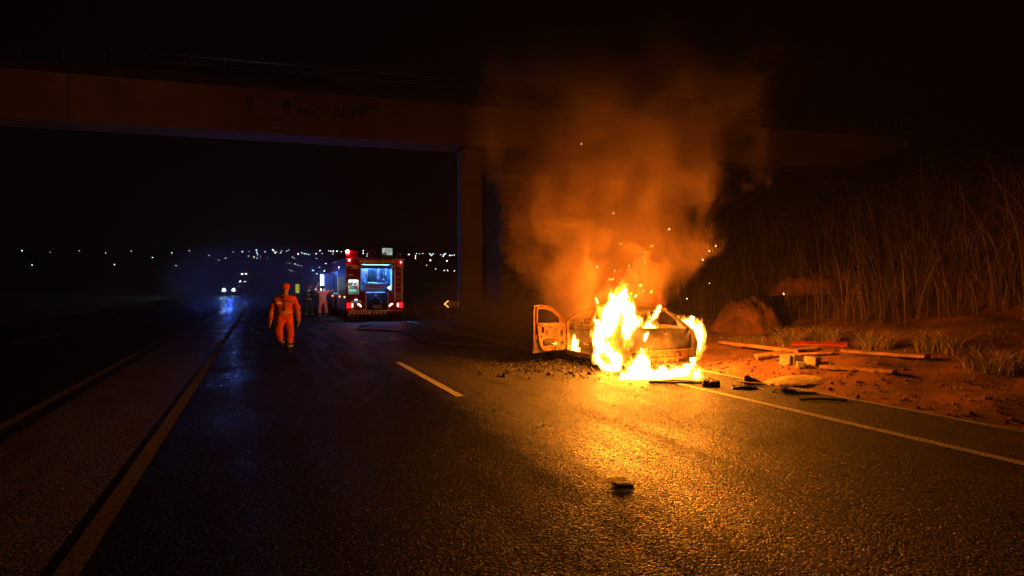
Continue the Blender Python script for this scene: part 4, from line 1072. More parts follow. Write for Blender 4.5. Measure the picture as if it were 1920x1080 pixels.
for sd in (-1, 1):
    xs_ = lambda u, v, w, sd=sd: Vector((sd * (wside(v) + w), u, v))
    quarter = [(-1.93, 0.30)] + arch(RW, 0.33, 0.22) + [(-0.56, 0.20), (-0.55, 0.55), (-0.56, 0.90), (-1.0, 0.90), (-1.6, 0.90), (-1.86, 0.86), (-1.95, 0.62)]
    cut_sheet([quarter], 0.012, xs_, (0.35, 0.45, 0.55, 0.65, 0.75, 0.83), (-1.7, -1.4, -1.1, -0.8)).build('quarter_panel', M['rust'] if sd < 0 else M['burnt'], car)
    fend = [(0.54, 0.20)] + arch(FW, 0.33, 0.22) + [(1.90, 0.30), (1.93, 0.55), (1.85, 0.68), (1.2, 0.82), (0.70, 0.90), (0.54, 0.90)]
    cut_sheet([fend], 0.012, xs_, (0.35, 0.45, 0.55, 0.65, 0.75), (0.8, 1.1, 1.4, 1.7)).build('front_wing', M['burnt'], car)
    MB().box((sd * 0.755, 0.0, 0.23), (0.10, 1.12, 0.11), bev=0.02).build('sill', M['burnt'], car)
    # pillars and door opening edge
    sw = lambda x, y, z, sd=sd: (sd * x, y, z)
    MB().tube(smooth_path([Vector(sw(0.765, 0.60, 0.86)), Vector(sw(0.72, 0.36, 1.03)), Vector(sw(0.665, 0.08, 1.17)), Vector(sw(0.635, -0.2, 1.235)), Vector(sw(0.63, -0.6, 1.245)), Vector(sw(0.62, -1.2, 1.225))], 4), 0.032, 8).build('roof_rail', M['rust'], car)
    MB().tube([sw(0.772, -0.50, 0.86), sw(0.70, -0.54, 1.07), sw(0.635, -0.58, 1.24)], [0.042, 0.035, 0.03], 6).build('pillar', M['rust'], car)
    MB().box(sw(0.765, -0.555, 0.55), (0.04, 0.09, 0.70), bev=0.012).build('door_post', M['burnt'], car)
    MB().box(sw(0.745, 0.56, 0.55), (0.06, 0.10, 0.70), bev=0.015).build('hinge_post', M['rust'], car)
    # rear side pillar: a broad curved corner panel from the belt up to the roof
    vs = []; nseg = 8
    for i in range(nseg + 1):
        t = i / nseg
        z = 0.88 + (1.235 - 0.88) * t
        yb = -1.90 + 0.62 * t + 0.04 * math.sin(math.pi * t) * -1
        xo = 0.775 - 0.155 * t ** 1.25
        vs += [sw(xo, yb + 0.36 - 0.18 * t, z), sw(xo + 0.004, yb + 0.12, z), sw(xo - 0.07, yb, z), sw(xo - 0.115, yb - 0.005, z)]
    fs = []
    for i in range(nseg):
        for k in range(3): fs.append((i * 4 + k, i * 4 + k + 1, i * 4 + k + 5, i * 4 + k + 4))
    o = MB().add(vs, fs, True).build('rear_pillar', M['soot'], car)
    md = o.modifiers.new('thick', 'SOLIDIFY'); md.thickness = 0.02; md.offset = -1
    # wheels burnt down
for (sx_, yy) in ((-1, RW), (1, RW), (-1, FW), (1, FW)):
    w = MB().lathe([(0.165, -0.08), (0.235, -0.085), (0.262, -0.06), (0.265, 0.06), (0.235, 0.085), (0.165, 0.08)], (sx_ * 0.72, yy, 0.262), 'x', 28).build('tyre', M['tyre'], car)
    MB().lathe([(0, -0.02), (0.06, -0.05), (0.13, -0.03), (0.168, -0.075), (0.168, 0.075), (0.13, 0.03), (0.06, 0.05), (0, 0.02)], (sx_ * 0.72, yy, 0.262), 'x', 24).build('wheel_rim', M['soot'], w)
# roof, bonnet, floor, firewall, dashboard
vs = []; n1, n2 = 14, 10
for j in range(n1 + 1):
    y = -1.24 + 1.02 * j / n1 + (0.0)
    for i in range(n2 + 1):
        x = -0.62 + 1.24 * i / n2
        z = 1.238 + 0.035 * (1 - (x / 0.62) ** 2) - 0.05 * (max(0, -0.9 - y) / 0.34) ** 2 + 0.014 * noise.noise(Vector((x * 2.5, y * 2.5, 1)))
        vs.append((x, y, z))
fs = [(j * (n2 + 1) + i, j * (n2 + 1) + i + 1, (j + 1) * (n2 + 1) + i + 1, (j + 1) * (n2 + 1) + i) for j in range(n1) for i in range(n2)]
o = MB().add(vs, fs, True).build('roof_panel', M['soot'], car); md = o.modifiers.new('thick', 'SOLIDIFY'); md.thickness = 0.018
vs = []
for j in range(9):
    t = j / 8; y = 0.66 + 1.22 * t
    for i in range(9):
        x = (-0.70 + 1.40 * i / 8) * (1 - 0.06 * t)
        vs.append((x, y, 0.905 - 0.09 * t - 0.14 * t * t + 0.03 * (1 - (x / 0.7) ** 2) + 0.012 * noise.noise(Vector((x * 4, y * 4, 3)))))
fs = [(j * 9 + i, j * 9 + i + 1, (j + 1) * 9 + i + 1, (j + 1) * 9 + i) for j in range(8) for i in range(8)]
o = MB().add(vs, fs, True).build('bonnet', M['burnt'], car); md = o.modifiers.new('thick', 'SOLIDIFY'); md.thickness = 0.015
MB().box((0, 1.90, 0.42), (1.5, 0.10, 0.34), bev=0.03).build('front_bumper', M['burnt'], car)
MB().box((0, 0.0, 0.20), (1.42, 3.5, 0.04)).build('floor_pan', M['soot'], car)
MB().box((0, 0.66, 0.55), (1.46, 0.04, 0.68)).build('firewall', M['soot'], car)
b = MB(); b.box((0, 0.48, 0.80), (1.42, 0.30, 0.12), bev=0.04); b.build('dashboard', M['soot'], car)
b = MB(); b.tube([(-0.35 + 0.18 * math.cos(a), 0.26 + 0.06 * math.sin(a), 0.82 + 0.17 * math.sin(a)) for a in [2 * math.pi * i / 20 for i in range(21)]], 0.014, 6, cap=False); b.tube([(-0.35, 0.27, 0.82), (-0.35, 0.5, 0.76)], 0.022, 6); b.tube([(-0.52, 0.26, 0.82), (-0.18, 0.26, 0.82)], 0.012, 6); b.build('steering_wheel', M['soot'], car)
# bare seat frames
for x in (-0.36, 0.36):
    b = MB()
    b.tube([(x - 0.2, -0.38, 0.42), (x - 0.2, -0.52, 0.95), (x - 0.12, -0.54, 1.02), (x + 0.12, -0.54, 1.02), (x + 0.2, -0.52, 0.95), (x + 0.2, -0.38, 0.42)], 0.018, 6)
    for i in range(5): b.tube([(x - 0.2, -0.40 - 0.02 * i, 0.5 + 0.09 * i), (x, -0.42 - 0.02 * i, 0.48 + 0.09 * i), (x + 0.2, -0.40 - 0.02 * i, 0.5 + 0.09 * i)], 0.007, 5)
    b.tube([(x - 0.2, -0.38, 0.42), (x - 0.2, 0.1, 0.45), (x + 0.2, 0.1, 0.45), (x + 0.2, -0.38, 0.42)], 0.018, 6)
    for i in range(4): b.tube([(x - 0.2, -0.28 + 0.1 * i, 0.43), (x, -0.28 + 0.1 * i, 0.40), (x + 0.2, -0.28 + 0.1 * i, 0.43)], 0.007, 5)
    b.build('seat_frame', M['rust'], car)
b = MB(); b.box((0, -1.05, 0.55), (1.2, 0.05, 0.5), rot=(0.15, 0, 0)); b.box((0, -0.85, 0.42), (1.2, 0.4, 0.05)); b.build('rear_seat_frame', M['soot'], car)
# tailgate: lower panel + window surround
bow = lambda u: -0.10 * (abs(u) / 0.76) ** 3
xr = lambda u, v, w: Vector((u, -1.935 - w + 0.04 * ((v - 0.62) / 0.25) ** 2 * (1 if v > 0.62 else 0.4) - bow(u), v))
gate = thing('tailgate', None, None); gate.parent = car
lower = [(-0.72, 0.47), (0.72, 0.47), (0.745, 0.60), (0.735, 0.75), (0.70, 0.89), (-0.70, 0.89), (-0.735, 0.75), (-0.745, 0.60)]
cut_sheet([lower], 0.03, xr, (0.52, 0.58, 0.62, 0.70, 0.78, 0.84), (-0.6, -0.45, -0.3, -0.15, 0, 0.15, 0.3, 0.45, 0.6)).build('tailgate_panel', M['ash'], gate)
xw = lambda u, v, w: Vector((u, -1.88 + (v - 0.885) * 1.62 - w - bow(u) * 0.7, v))
wo = [(-0.70, 0.875), (0.70, 0.875), (0.69, 0.95), (0.60, 1.15), (0.555, 1.235), (-0.555, 1.235), (-0.60, 1.15), (-0.69, 0.95)]
wi = [(-0.63, 0.905), (0.63, 0.905), (0.625, 0.945), (0.55, 1.13), (0.51, 1.20), (-0.51, 1.20), (-0.55, 1.13), (-0.625, 0.945)]
cut_sheet([wo, wi], 0.03, xw, (1.0, 1.08), (-0.3, 0, 0.3)).build('window_surround', M['soot'], gate)
b = MB(); b.lathe([(0, 0), (0.022, 0), (0.022, 0.02)], (0.03, -1.97, 0.80), 'y', 12); b.build('gate_lock', M['rust'], gate)
b = MB(); b.box((0, -1.952, 0.475), (1.36, 0.03, 0.022)); b.build('gate_lip', M['rust'], gate)
# rear end below the gate: scorched sheet with ribs, holes where lamps and bumper were
xb = lambda u, v, w: Vector((u, -1.90 - w - bow(u), v))
holes = [[(0.40, 0.345), (0.50, 0.345), (0.50, 0.43), (0.40, 0.43)], [(0.10 + 0.022 * math.cos(a), 0.405 + 0.022 * math.sin(a)) for a in [2 * math.pi * i / 10 for i in range(10)]], [(-0.66, 0.30), (-0.46, 0.30), (-0.46, 0.42), (-0.66, 0.42)]]
rear = cut_sheet([[(-0.73, 0.20), (0.73, 0.20), (0.735, 0.33), (0.72, 0.46), (-0.72, 0.46), (-0.735, 0.33)]] + holes, 0.02, xb, (0.25, 0.35), (-0.3, 0, 0.3)).build('rear_valance', M['rust'], car)
b = MB()
for x in (-0.35, -0.15, 0.02, 0.20, 0.33): b.box((x, -1.925, 0.30), (0.035, 0.02, 0.22), bev=0.006)
b.box((0, -1.93, 0.385 - 0.06), (0.9, 0.03, 0.03), bev=0.008)
b.build('rear_rib', M['rust'], rear)
b = MB(); b.box((0.0, -1.93, 0.21), (1.3, 0.05, 0.06), bev=0.015); b.tube([(0.1, -1.94, 0.2), (0.35, -1.97, 0.12), (0.55, -1.92, 0.10)], 0.025, 8); b.build('crossmember', M['soot'], car)
b = MB(); b.tube([(-0.72, -1.9, 0.44), (-0.60, -1.99, 0.36), (-0.45, -2.02, 0.22), (-0.3, -2.0, 0.13)], 0.035, 8); b.build('bumper_bar', M['soot'], car)
# open front door (local frame: a runs from hinge to free edge)
HX, HY = CX - 0.795, 11.50
dr = bpy.data.objects.new('front_door', None); C.objects.link(dr); dr.parent = car
dr.location = (HX - CX, HY - CY, 0); 
ddir = Vector((5.40 - HX, 11.22 - HY, 0)).normalized()
dr.rotation_euler = (0, 0, math.atan2(ddir.y, ddir.x))
# in this frame: +x along door, +y is to its left (away from the camera side?), z up
camside = 1.0 if Vector((-ddir.y, ddir.x, 0)).dot(Vector((-HX, -HY, 0))) > 0 else -1.0
xd = lambda off: (lambda u, v, w: Vector((u, camside * (off + w), v)))
outer = [(0.0, 0.30), (0.0, 0.93), (0.13, 1.03), (0.36, 1.21), (0.55, 1.285), (0.80, 1.315), (0.965, 1.30), (0.985, 1.22), (0.99, 0.80), (0.985, 0.30), (0.96, 0.265), (0.04, 0.275)]
wini = [(0.20, 0.905), (0.20, 1.01), (0.40, 1.165), (0.58, 1.225), (0.86, 1.245), (0.885, 1.20), (0.885, 0.915)]
cut_sheet([outer, wini], 0.02, xd(-0.03), (0.45, 0.6, 0.75), (0.3, 0.6)).build('door_skin', M['burnt'], dr)
circ = lambda cx, cy, rx, ry, n=14, ph=0: [(cx + rx * math.cos(2 * math.pi * i / n + ph), cy + ry * math.sin(2 * math.pi * i / n + ph)) for i in range(n)]
inner = [(0.07, 0.32), (0.05, 0.40), (0.05, 0.88), (0.86, 0.905), (0.90, 0.86), (0.86, 0.55), (0.80, 0.40), (0.74, 0.325), (0.60, 0.305)]
rr_ = random.Random(5)
dh = [[(0.70, 0.70), (0.79, 0.70), (0.80, 0.83), (0.70, 0.82)], circ(0.17, 0.66, 0.055, 0.09), circ(0.79, 0.61, 0.025, 0.03, 10), circ(0.16, 0.44, 0.07, 0.065),
      [(0.42, 0.42), (0.72, 0.40), (0.76, 0.45), (0.74, 0.54), (0.62, 0.57), (0.42, 0.56)], [(0.48, 0.80), (0.58, 0.79), (0.60, 0.81), (0.50, 0.825)]]
pos = [(0.35, 0.75), (0.40, 0.68), (0.46, 0.70), (0.46, 0.64), (0.50, 0.66), (0.30, 0.60), (0.28, 0.5), (0.30, 0.82), (0.64, 0.80), (0.10, 0.55), (0.10, 0.80), (0.66, 0.36), (0.35, 0.36), (0.5, 0.355), (0.8, 0.5), (0.22, 0.78), (0.64, 0.62), (0.56, 0.61), (0.25, 0.36), (0.72, 0.36), (0.10, 0.36), (0.36, 0.62)]
for (x, z) in pos: dh.append(circ(x, z, 0.010 + rr_.random() * 0.007, 0.010 + rr_.random() * 0.006, 8))
inn = cut_sheet([inner] + dh, 0.012, xd(0.045), (0.5, 0.7), (0.3, 0.6)).build('inner_panel', M['rust'], dr)
b = MB()
fr = [(0.20, 0.905), (0.20, 1.01), (0.40, 1.165), (0.58, 1.225), (0.86, 1.245), (0.885, 1.20), (0.885, 0.915)]
b.tube([(u, camside * 0.012, v) for u, v in fr], 0.022, 6); b.tube([(u, camside * 0.01, v) for u, v in [(0.02, 0.93), (0.36, 1.20), (0.56, 1.27), (0.80, 1.30), (0.95, 1.285), (0.975, 1.2), (0.975, 0.32)]], 0.018, 6)
b.build('window_frame', M['rust'], dr)
b = MB(); b.tube([(u, camside * 0.055, v) for u, v in inner + inner[:1]], 0.012, 6); b.tube([(0.07, camside * 0.055, 0.84), (0.40, camside * 0.075, 0.855), (0.86, camside * 0.06, 0.87)], 0.02, 6)
b.tube([(0.36, camside * 0.06, 0.33), (0.38, camside * 0.065, 0.60), (0.30, camside * 0.06, 0.85)], 0.014, 6); b.tube([(0.40, camside * 0.06, 0.60), (0.62, camside * 0.07, 0.66), (0.68, camside * 0.06, 0.84)], 0.012, 6)
b.build('pressed_rib', M['rust'], dr)
b = MB(); b.box((0.55, camside * 0.02, 0.49), (0.26, 0.02, 0.10)); b.tube([(0.50, camside * 0.03, 0.44), (0.60, camside * 0.03, 0.50), (0.66, camside * 0.03, 0.44)], 0.012, 6); b.build('window_regulator', M['soot'], dr)
b = MB(); b.box((0.93, camside * 0.012, 0.62), (0.04, 0.05, 0.12), bev=0.01); b.tube([(0.93, camside * 0.0, 0.56), (0.94, camside * 0.0, 0.40)], 0.012, 6); b.build('door_latch', M['soot'], dr)
for z in (0.45, 0.78): MB().box((-0.01, 0, z), (0.07, 0.05, 0.07), bev=0.01).build('hinge', M['rust'], dr)

# ================================================================== FIRE
core_m = emis('flame_core', (1.0, 0.30, 0.022), FIRE_L)
def vol_emit(name, col, s):
    m = bpy.data.materials.new(name); m.use_nodes = True; nt = m.node_tree
    nt.nodes.remove(nt.nodes['Principled BSDF'])
    e = nt.nodes.new('ShaderNodeEmission'); e.inputs['Color'].default_value = (*col, 1); e.inputs['Strength'].default_value = s
    nt.links.new(e.outputs[0], nt.nodes['Material Output'].inputs['Volume'])
    return m
def vol_torn(name, col, s, scale, lo, hi, zs=0.35, step=0.3):
    m = vol_emit(name, col, s); nt = m.node_tree; N = nt.nodes; L = nt.links
    e = [n for n in N if n.type == 'EMISSION'][0]
    tc = N.new('ShaderNodeTexCoord'); mp = N.new('ShaderNodeMapping'); mp.inputs['Scale'].default_value = (1, 1, zs)
    L.new(tc.outputs['Object'], mp.inputs[0])
    nz = N.new('ShaderNodeTexNoise'); nz.inputs['Scale'].default_value = scale; nz.inputs['Detail'].default_value = 4; nz.inputs['Distortion'].default_value = 0.5
    L.new(mp.outputs[0], nz.inputs['Vector'])
    mr = N.new('ShaderNodeMapRange'); mr.interpolation_type = 'SMOOTHSTEP'; mr.inputs['From Min'].default_value = lo; mr.inputs['From Max'].default_value = hi; mr.inputs['To Max'].default_value = s
    L.new(nz.outputs['Fac'], mr.inputs['Value']); L.new(mr.outputs[0], e.inputs['Strength'])
    m.cycles.volume_step_rate = step
    return m
glow_m = vol_torn('flame_sheath', (1.0, 0.25, 0.014), 24, 8.0, 0.42, 0.62)
red_m = vol_torn('red_flame_veil', (1.0, 0.05, 0.003), 15, 5.0, 0.36, 0.70)
rf = random.Random(21)
def voxelize(b, vox, name):
    me = bpy.data.meshes.new(name); me.from_pydata(b.v, [], b.f)
    o = bpy.data.objects.new(name, me); C.objects.link(o)
    md = o.modifiers.new('r', 'REMESH'); md.mode = 'VOXEL'; md.voxel_size = vox; md.use_smooth_shade = True
    dg = bpy.context.evaluated_depsgraph_get()
    m2 = bpy.data.meshes.new_from_object(o.evaluated_get(dg))
    o.modifiers.clear(); o.data = m2; bpy.data.meshes.remove(me)
    # drop crumbs that came loose from the body of the flame
    bm = bmesh.new(); bm.from_mesh(m2); bm.verts.ensure_lookup_table(); seen = set(); comps = []
    for v in bm.verts:
        if v.index in seen: continue
        st = [v]; seen.add(v.index); cp = []
        while st:
            a = st.pop(); cp.append(a)
            for e in a.link_edges:
                w = e.other_vert(a)
                if w.index not in seen: seen.add(w.index); st.append(w)
        comps.append(cp)
    big = max(len(k) for k in comps)
    kill = [v for k in comps if len(k) < big * 0.06 for v in k]
    bmesh.ops.delete(bm, geom=kill, context='VERTS'); bm.to_mesh(m2); bm.free()
    for q in m2.polygons: q.use_smooth = True
    return o
def ripple(o, amp, freq, seed, lift=0.0):
    me = o.data
    co = np.empty(len(me.vertices) * 3, 'f'); me.vertices.foreach_get('co', co); co = co.reshape(-1, 3)
    no = np.empty(len(me.vertices) * 3, 'f'); me.vertex_normals.foreach_get('vector', no); no = no.reshape(-1, 3)
    out = co.copy()
    for i in range(len(co)):
        p = Vector((co[i][0] * freq + seed, co[i][1] * freq, co[i][2] * freq * 0.36))
        n = noise.noise(p) + 0.55 * noise.noise(p * 2.3) + 0.3 * noise.noise(p * 5.1)
        out[i] = co[i] + no[i] * (amp * n)
        out[i][2] += lift * max(0.0, n)
    me.vertices.foreach_set('co', out.reshape(-1)); me.update()
def flame(label, spines, tongues=1.0, core=True, vox=0.015, amp=0.04, sheath=0.06, mat_=None, lean=(0.10, 0.0), tl=0.28):
    """spines: lists of (point, radius). The core is the white-hot body, the sheath the thinner yellow-orange gas round it."""
    def blobs(grow, trim):
        b = MB(); r = random.Random(len(spines) * 7 + int(spines[0][0][0].x * 50))
        for sp in spines:
            for (p, ra), (q, rb) in zip(sp, sp[1:]):
                n = max(2, int((q - p).length / (0.55 * max(0.03, min(ra, rb)))))
                for i in range(n):
                    t = i / n; c = p.lerp(q, t); rad = (ra + (rb - ra) * t)
                    j = Vector((r.uniform(-1, 1), r.uniform(-1, 1), r.uniform(-1, 1))) * rad * 0.35
                    rr = rad * r.uniform(0.75, 1.1)
                    b.ball(c + j, max(0.012, rr * trim + grow), 1)
                    for _q in range((r.random() < 0.8 * tongues) + (r.random() < 0.5 * tongues)):
                        L = tl * r.uniform(0.5, 1.3) * (0.6 + rad * 2.5); d = Vector((lean[0] + r.uniform(-0.25, 0.25), lean[1] + r.uniform(-0.2, 0.2), 1))
                        c2 = c + j; m = 7
                        ph = r.random() * 6; r_t = r.uniform(0.22, 0.55); c2 = c2 + Vector((r.uniform(-1, 1), r.uniform(-1, 1), r.uniform(-0.3, 0.8))) * rr * 0.8
                        for k in range(m):
                            s = k / (m - 1)
                            w = Vector((math.sin(ph + s * 4.5), math.cos(ph + s * 3.8), 0)) * 0.05 * s
                            b.ball(c2 + d * L * s + w, max(0.007, rr * r_t * (1 - s) ** 1.1 * trim + grow * (1 - 0.75 * s)), 1)
        return b
    if core:
        o = voxelize(blobs(0.0, 0.84), vox, 'flames'); ripple(o, amp, 7.0, rf.random() * 30, 0.05); ripple(o, amp * 0.45, 19.0, rf.random() * 30, 0.04)
        o.data.materials.append(core_m)
        tag(o, label, 'fire', 'flames on the burning car', 'stuff')
        g = voxelize(blobs(sheath, 1.0), vox, 'flame_sheath'); ripple(g, amp * 1.2, 6.0, rf.random() * 30, 0.07); ripple(g, amp * 0.5, 17.0, rf.random() * 30, 0.05)
        g.data.materials.append(glow_m); g.parent = o; g['kind'] = 'stuff'
    else:
        o = voxelize(blobs(0.0, 1.0), vox, 'flames'); ripple(o, amp, 5.0, rf.random() * 30, 0.08)
        o.data.materials.append(mat_ or red_m)
        tag(o, label, 'fire', 'flames on the burning car', 'stuff')
    return o
XS = CX - 0.86         # plane just outside the left side
YR = CY - 2.02         # plane just behind the rear
fa = lambda px, py, X=XS: atX(px, py, X)
fb = lambda px, py, Y=YR: atY(px, py, Y)
# arch of fire over the left rear side
left = [
 [(fa(1124, 655), 0.127), (fa(1128, 630), 0.172), (fa(1136, 605), 0.181), (fa(1146, 580), 0.154), (fa(1160, 563), 0.108), (fa(1175, 552), 0.054)],
 [(fa(1140, 625), 0.136), (fa(1150, 600), 0.118), (fa(1158, 580), 0.090)],
 [(fa(1118, 668), 0.063), (fa(1124, 684), 0.054), (fa(1136, 693), 0.045), (fa(1150, 694), 0.054), (fa(1160, 690), 0.063)],
 [(fa(1138, 655), 0.118), (fa(1150, 668), 0.118), (fa(1158, 680), 0.090)],
 [(fa(1170, 565), 0.081), (fa(1178, 585), 0.108), (fa(1182, 605), 0.118), (fa(1177, 622), 0.090), (fa(1172, 634), 0.054)],
 [(fa(1182, 645), 0.036), (fa(1175, 652), 0.036)],
]
flame('tall arch of white hot flame climbing over the car\'s left rear wheel and window', left, 0.8)
# fire on the ground behind and beneath
gz = lambda px, py: gnd(px, py, 0.03)
ground_f = [
 [(gz(1164, 710), 0.05), (gz(1180, 708), 0.10), (gz(1200, 708), 0.12), (gz(1225, 708), 0.11), (gz(1250, 706), 0.09), (gz(1275, 703), 0.08), (gz(1290, 700), 0.06)],
 [(fb(1186, 695), 0.12), (fb(1200, 690), 0.15), (fb(1212, 683), 0.09), (fb(1205, 668), 0.04)],
 [(gz(1303, 708), 0.07), (gz(1310, 704), 0.05)],
]
flame('low sheet of white fire burning on the asphalt under the car\'s rear', ground_f, 1.0, amp=0.04, tl=0.22)
YQ = CY - 1.55
fc = lambda px, py: atY(px, py, YQ)
right = [
 [(fc(1280, 602), 0.056), (fc(1288, 610), 0.090), (fc(1300, 620), 0.146), (fc(1308, 638), 0.157), (fc(1309, 655), 0.157), (fc(1300, 670), 0.134), (fc(1291, 682), 0.123), (fc(1283, 695), 0.090)],
 [(fc(1296, 612), 0.056), (fc(1308, 613), 0.056), (fc(1313, 618), 0.045)],
]
flame('curved sheet of white flame hugging the car\'s right rear corner', right, 0.45, tl=0.16)
door_f = [[(atX(1074, 660, CX - 0.6), 0.07), (atX(1080, 657, CX - 0.6), 0.09), (atX(1086, 661, CX - 0.6), 0.06)], [(atX(1079, 652, CX - 0.6), 0.07), (atX(1078, 641, CX - 0.6), 0.045), (atX(1077, 631, CX - 0.6), 0.015)]]
flame('small pointed flame burning in the open front doorway on the sill', door_f, 0.7, tl=0.15, vox=0.014, amp=0.025, sheath=0.03)
YI = CY - 1.5
fi = lambda px, py: atY(px, py, YI)
win = [[(fi(1212, 616), 0.055), (fi(1220, 613), 0.06), (fi(1230, 617), 0.045)], [(fi(1216, 606), 0.04), (fi(1226, 597), 0.03), (fi(1233, 587), 0.03), (fi(1238, 578), 0.015)], [(fi(1197, 612), 0.03), (fi(1200, 600), 0.02)]]
flame('flame licking out through the burnt rear window', win, 0.7, tl=0.14, vox=0.013, amp=0.03, sheath=0.045)
hat = [[(fb(1214, 628), 0.015), (fb(1211, 634), 0.025), (fb(1208, 642), 0.015)], [(fb(1202, 654), 0.018), (fb(1204, 664), 0.02), (fb(1201, 674), 0.03)]]
flame('thin flame running up the middle of the tailgate', hat, 0.6, tl=0.12, vox=0.011, amp=0.02, sheath=0.022)
bits = [[(atX(1117, 560, XS), 0.022), (atX(1120, 566, XS), 0.016), (atX(1121, 571, XS), 0.008)]]
flame('detached flicker of flame in the air above the front roof pillar', bits, 0.2, tl=0.1, vox=0.01, amp=0.012, sheath=0.014)
bits = [[(fi(1190, 558), 0.018), (fi(1194, 555), 0.014)]]
flame('detached flicker of flame in the air beside the arch\'s tip', bits, 0.2, tl=0.1, vox=0.01, amp=0.012, sheath=0.014)
bits = [[(atX(1114, 600, XS + .1), 0.012), (atX(1116, 606, XS + .1), 0.016), (atX(1117, 611, XS + .1), 0.01)]]
flame('tiny flame on the door pillar at the car\'s left side', bits, 0.2, tl=0.08, vox=0.01, amp=0.01, sheath=0.012)
yb = CY - 1.84
bits = [[(atY(1259, 671, yb), 0.05), (atY(1266, 671, yb), 0.05)], [(atY(1229, 667, yb), 0.035), (atY(1230, 667, yb), 0.035)]]
flame('fire glowing through the lamp holes of the rear panel', bits, 0.0, vox=0.012, amp=0.0, sheath=0.006)
bits = [[(atX(1039, 646, CX - 1.15), 0.016), (atX(1042, 644, CX - 1.15), 0.014)]]
flame('small flame seen through the lower hole of the open door', bits, 0.3, tl=0.05, vox=0.008, amp=0.008, sheath=0.01)
# thin red veil of flame above
D0 = 10.95
fv = lambda px, py: atD(px, py, D0)
veil = [[(fv(1130, 560), 0.10), (fv(1150, 545), 0.16), (fv(1175, 530), 0.20), (fv(1192, 512), 0.17), (fv(1206, 495), 0.11), (fv(1216, 478), 0.06), (fv(1221, 466), 0.02)],
        [(fv(1190, 560), 0.15), (fv(1185, 535), 0.15)], [(fv(1240, 575), 0.05), (fv(1215, 560), 0.10), (fv(1190, 550), 0.12)]]
flame('ragged veil of dull red flame leaning above the burning car', veil, 1.0, core=False, vox=0.022, amp=0.10, tl=0.35, lean=(0.35, -0.1))
inside = [[(Vector((CX - 0.1, CY - 0.3, 0.75)), 0.20), (Vector((CX, CY - 0.9, 0.8)), 0.25), (Vector((CX + 0.2, CY - 1.1, 0.85)), 0.18)]]
flame('dull red flame filling the burnt cabin behind the rear window', inside, 0.8, core=False, vox=0.025, amp=0.06, tl=0.3)

# fire light from the burning cabin and flames (soft lamps at the flames' own places)
def firelamp(loc, e, rad, col=FIRE):
    l = bpy.data.lights.new('firelight', 'POINT'); l.energy = e; l.color = col; l.shadow_soft_size = rad
    o = bpy.data.objects.new('firelight', l); C.objects.link(o); o.location = loc
    return o
firelamp((CX - 1.02, CY - 1.25, 1.75), 620, 0.35)
firelamp((CX - 0.1, CY - 2.25, 0.55), 60, 0.18)
firelamp((CX + 1.15, CY - 1.75, 1.25), 420, 0.18)
firelamp((CX, CY - 0.7, 0.95), 270, 0.2)

# ------------------------------------------------------------------ smoke
def smoke_material(base, axes, cfg):
    m = bpy.data.materials.new('smoke'); m.use_nodes = True
    nt = m.node_tree; N = nt.nodes; L = nt.links
    N.remove(N['Principled BSDF'])
    pv = N.new('ShaderNodeVolumePrincipled')
    L.new(pv.outputs[0], N['Material Output'].inputs['Volume'])
    pv.inputs['Color'].default_value = (*cfg['col'], 1)
    pv.inputs['Anisotropy'].default_value = 0.15
    tc = N.new('ShaderNodeTexCoord')
    def math_(op, a, b=None, c=None, clamp=False):
        n = N.new('ShaderNodeMath'); n.operation = op; n.use_clamp = clamp
        for i, v in enumerate((a, b, c)):
            if v is None: continue
            if isinstance(v, (int, float)): n.inputs[i].default_value = v
            else: L.new(v, n.inputs[i])
        return n.outputs[0]
    sx = N.new('ShaderNodeSeparateXYZ'); L.new(tc.outputs['Object'], sx.inputs[0])
    X, Y, Z = sx.outputs
    # object axes: x along the plume's broad side, y its thin side, z up (object itself is turned)
    up = math_('MAXIMUM', Z, 0.0)
    a = math_('MULTIPLY_ADD', up, cfg['spread'], cfg['a0'])
    bb = math_('MULTIPLY_ADD', up, cfg['spread'] * 0.7, cfg['b0'])
    xc = math_('SUBTRACT', X, math_('MULTIPLY', up, cfg['lean']))
    u = math_('DIVIDE', xc, a); v = math_('DIVIDE', Y, bb)
    d = math_('SQRT', math_('ADD', math_('MULTIPLY', u, u), math_('MULTIPLY', v, v)))
    mp = N.new('ShaderNodeMapping'); mp.inputs['Scale'].default_value = (1, 1, 0.75); mp.inputs['Location'].default_value = cfg['seed']
    L.new(tc.outputs['Object'], mp.inputs[0])
    nz = N.new('ShaderNodeTexNoise'); nz.inputs['Scale'].default_value = cfg['ns']; nz.inputs['Detail'].default_value = 7; nz.inputs['Roughness'].default_value = 0.62; nz.inputs['Distortion'].default_value = 0.35
    L.new(mp.outputs[0], nz.inputs['Vector'])
    e = math_('SUBTRACT', math_('MULTIPLY_ADD', nz.outputs['Fac'], cfg['rag'], 1.0 - cfg['rag'] * 0.5), d)     # positive inside
    core = math_('MULTIPLY', e, cfg['k'], clamp=True)
    hi = N.new('ShaderNodeMapRange'); hi.interpolation_type = 'SMOOTHSTEP'; hi.inputs['From Min'].default_value = cfg['z1']; hi.inputs['From Max'].default_value = cfg['z0']
    L.new(Z, hi.inputs['Value'])
    lo = N.new('ShaderNodeMapRange'); lo.interpolation_type = 'SMOOTHSTEP'; lo.inputs['From Min'].default_value = cfg['zb']; lo.inputs['From Max'].default_value = cfg['zb'] + 0.8
    L.new(Z, lo.inputs['Value'])
    dn = math_('MULTIPLY', math_('MULTIPLY', core, hi.outputs[0]), math_('MULTIPLY', lo.outputs[0], cfg['dens']))
    L.new(dn, pv.inputs['Density'])
    m.cycles.volume_step_rate = 0.4
    return m
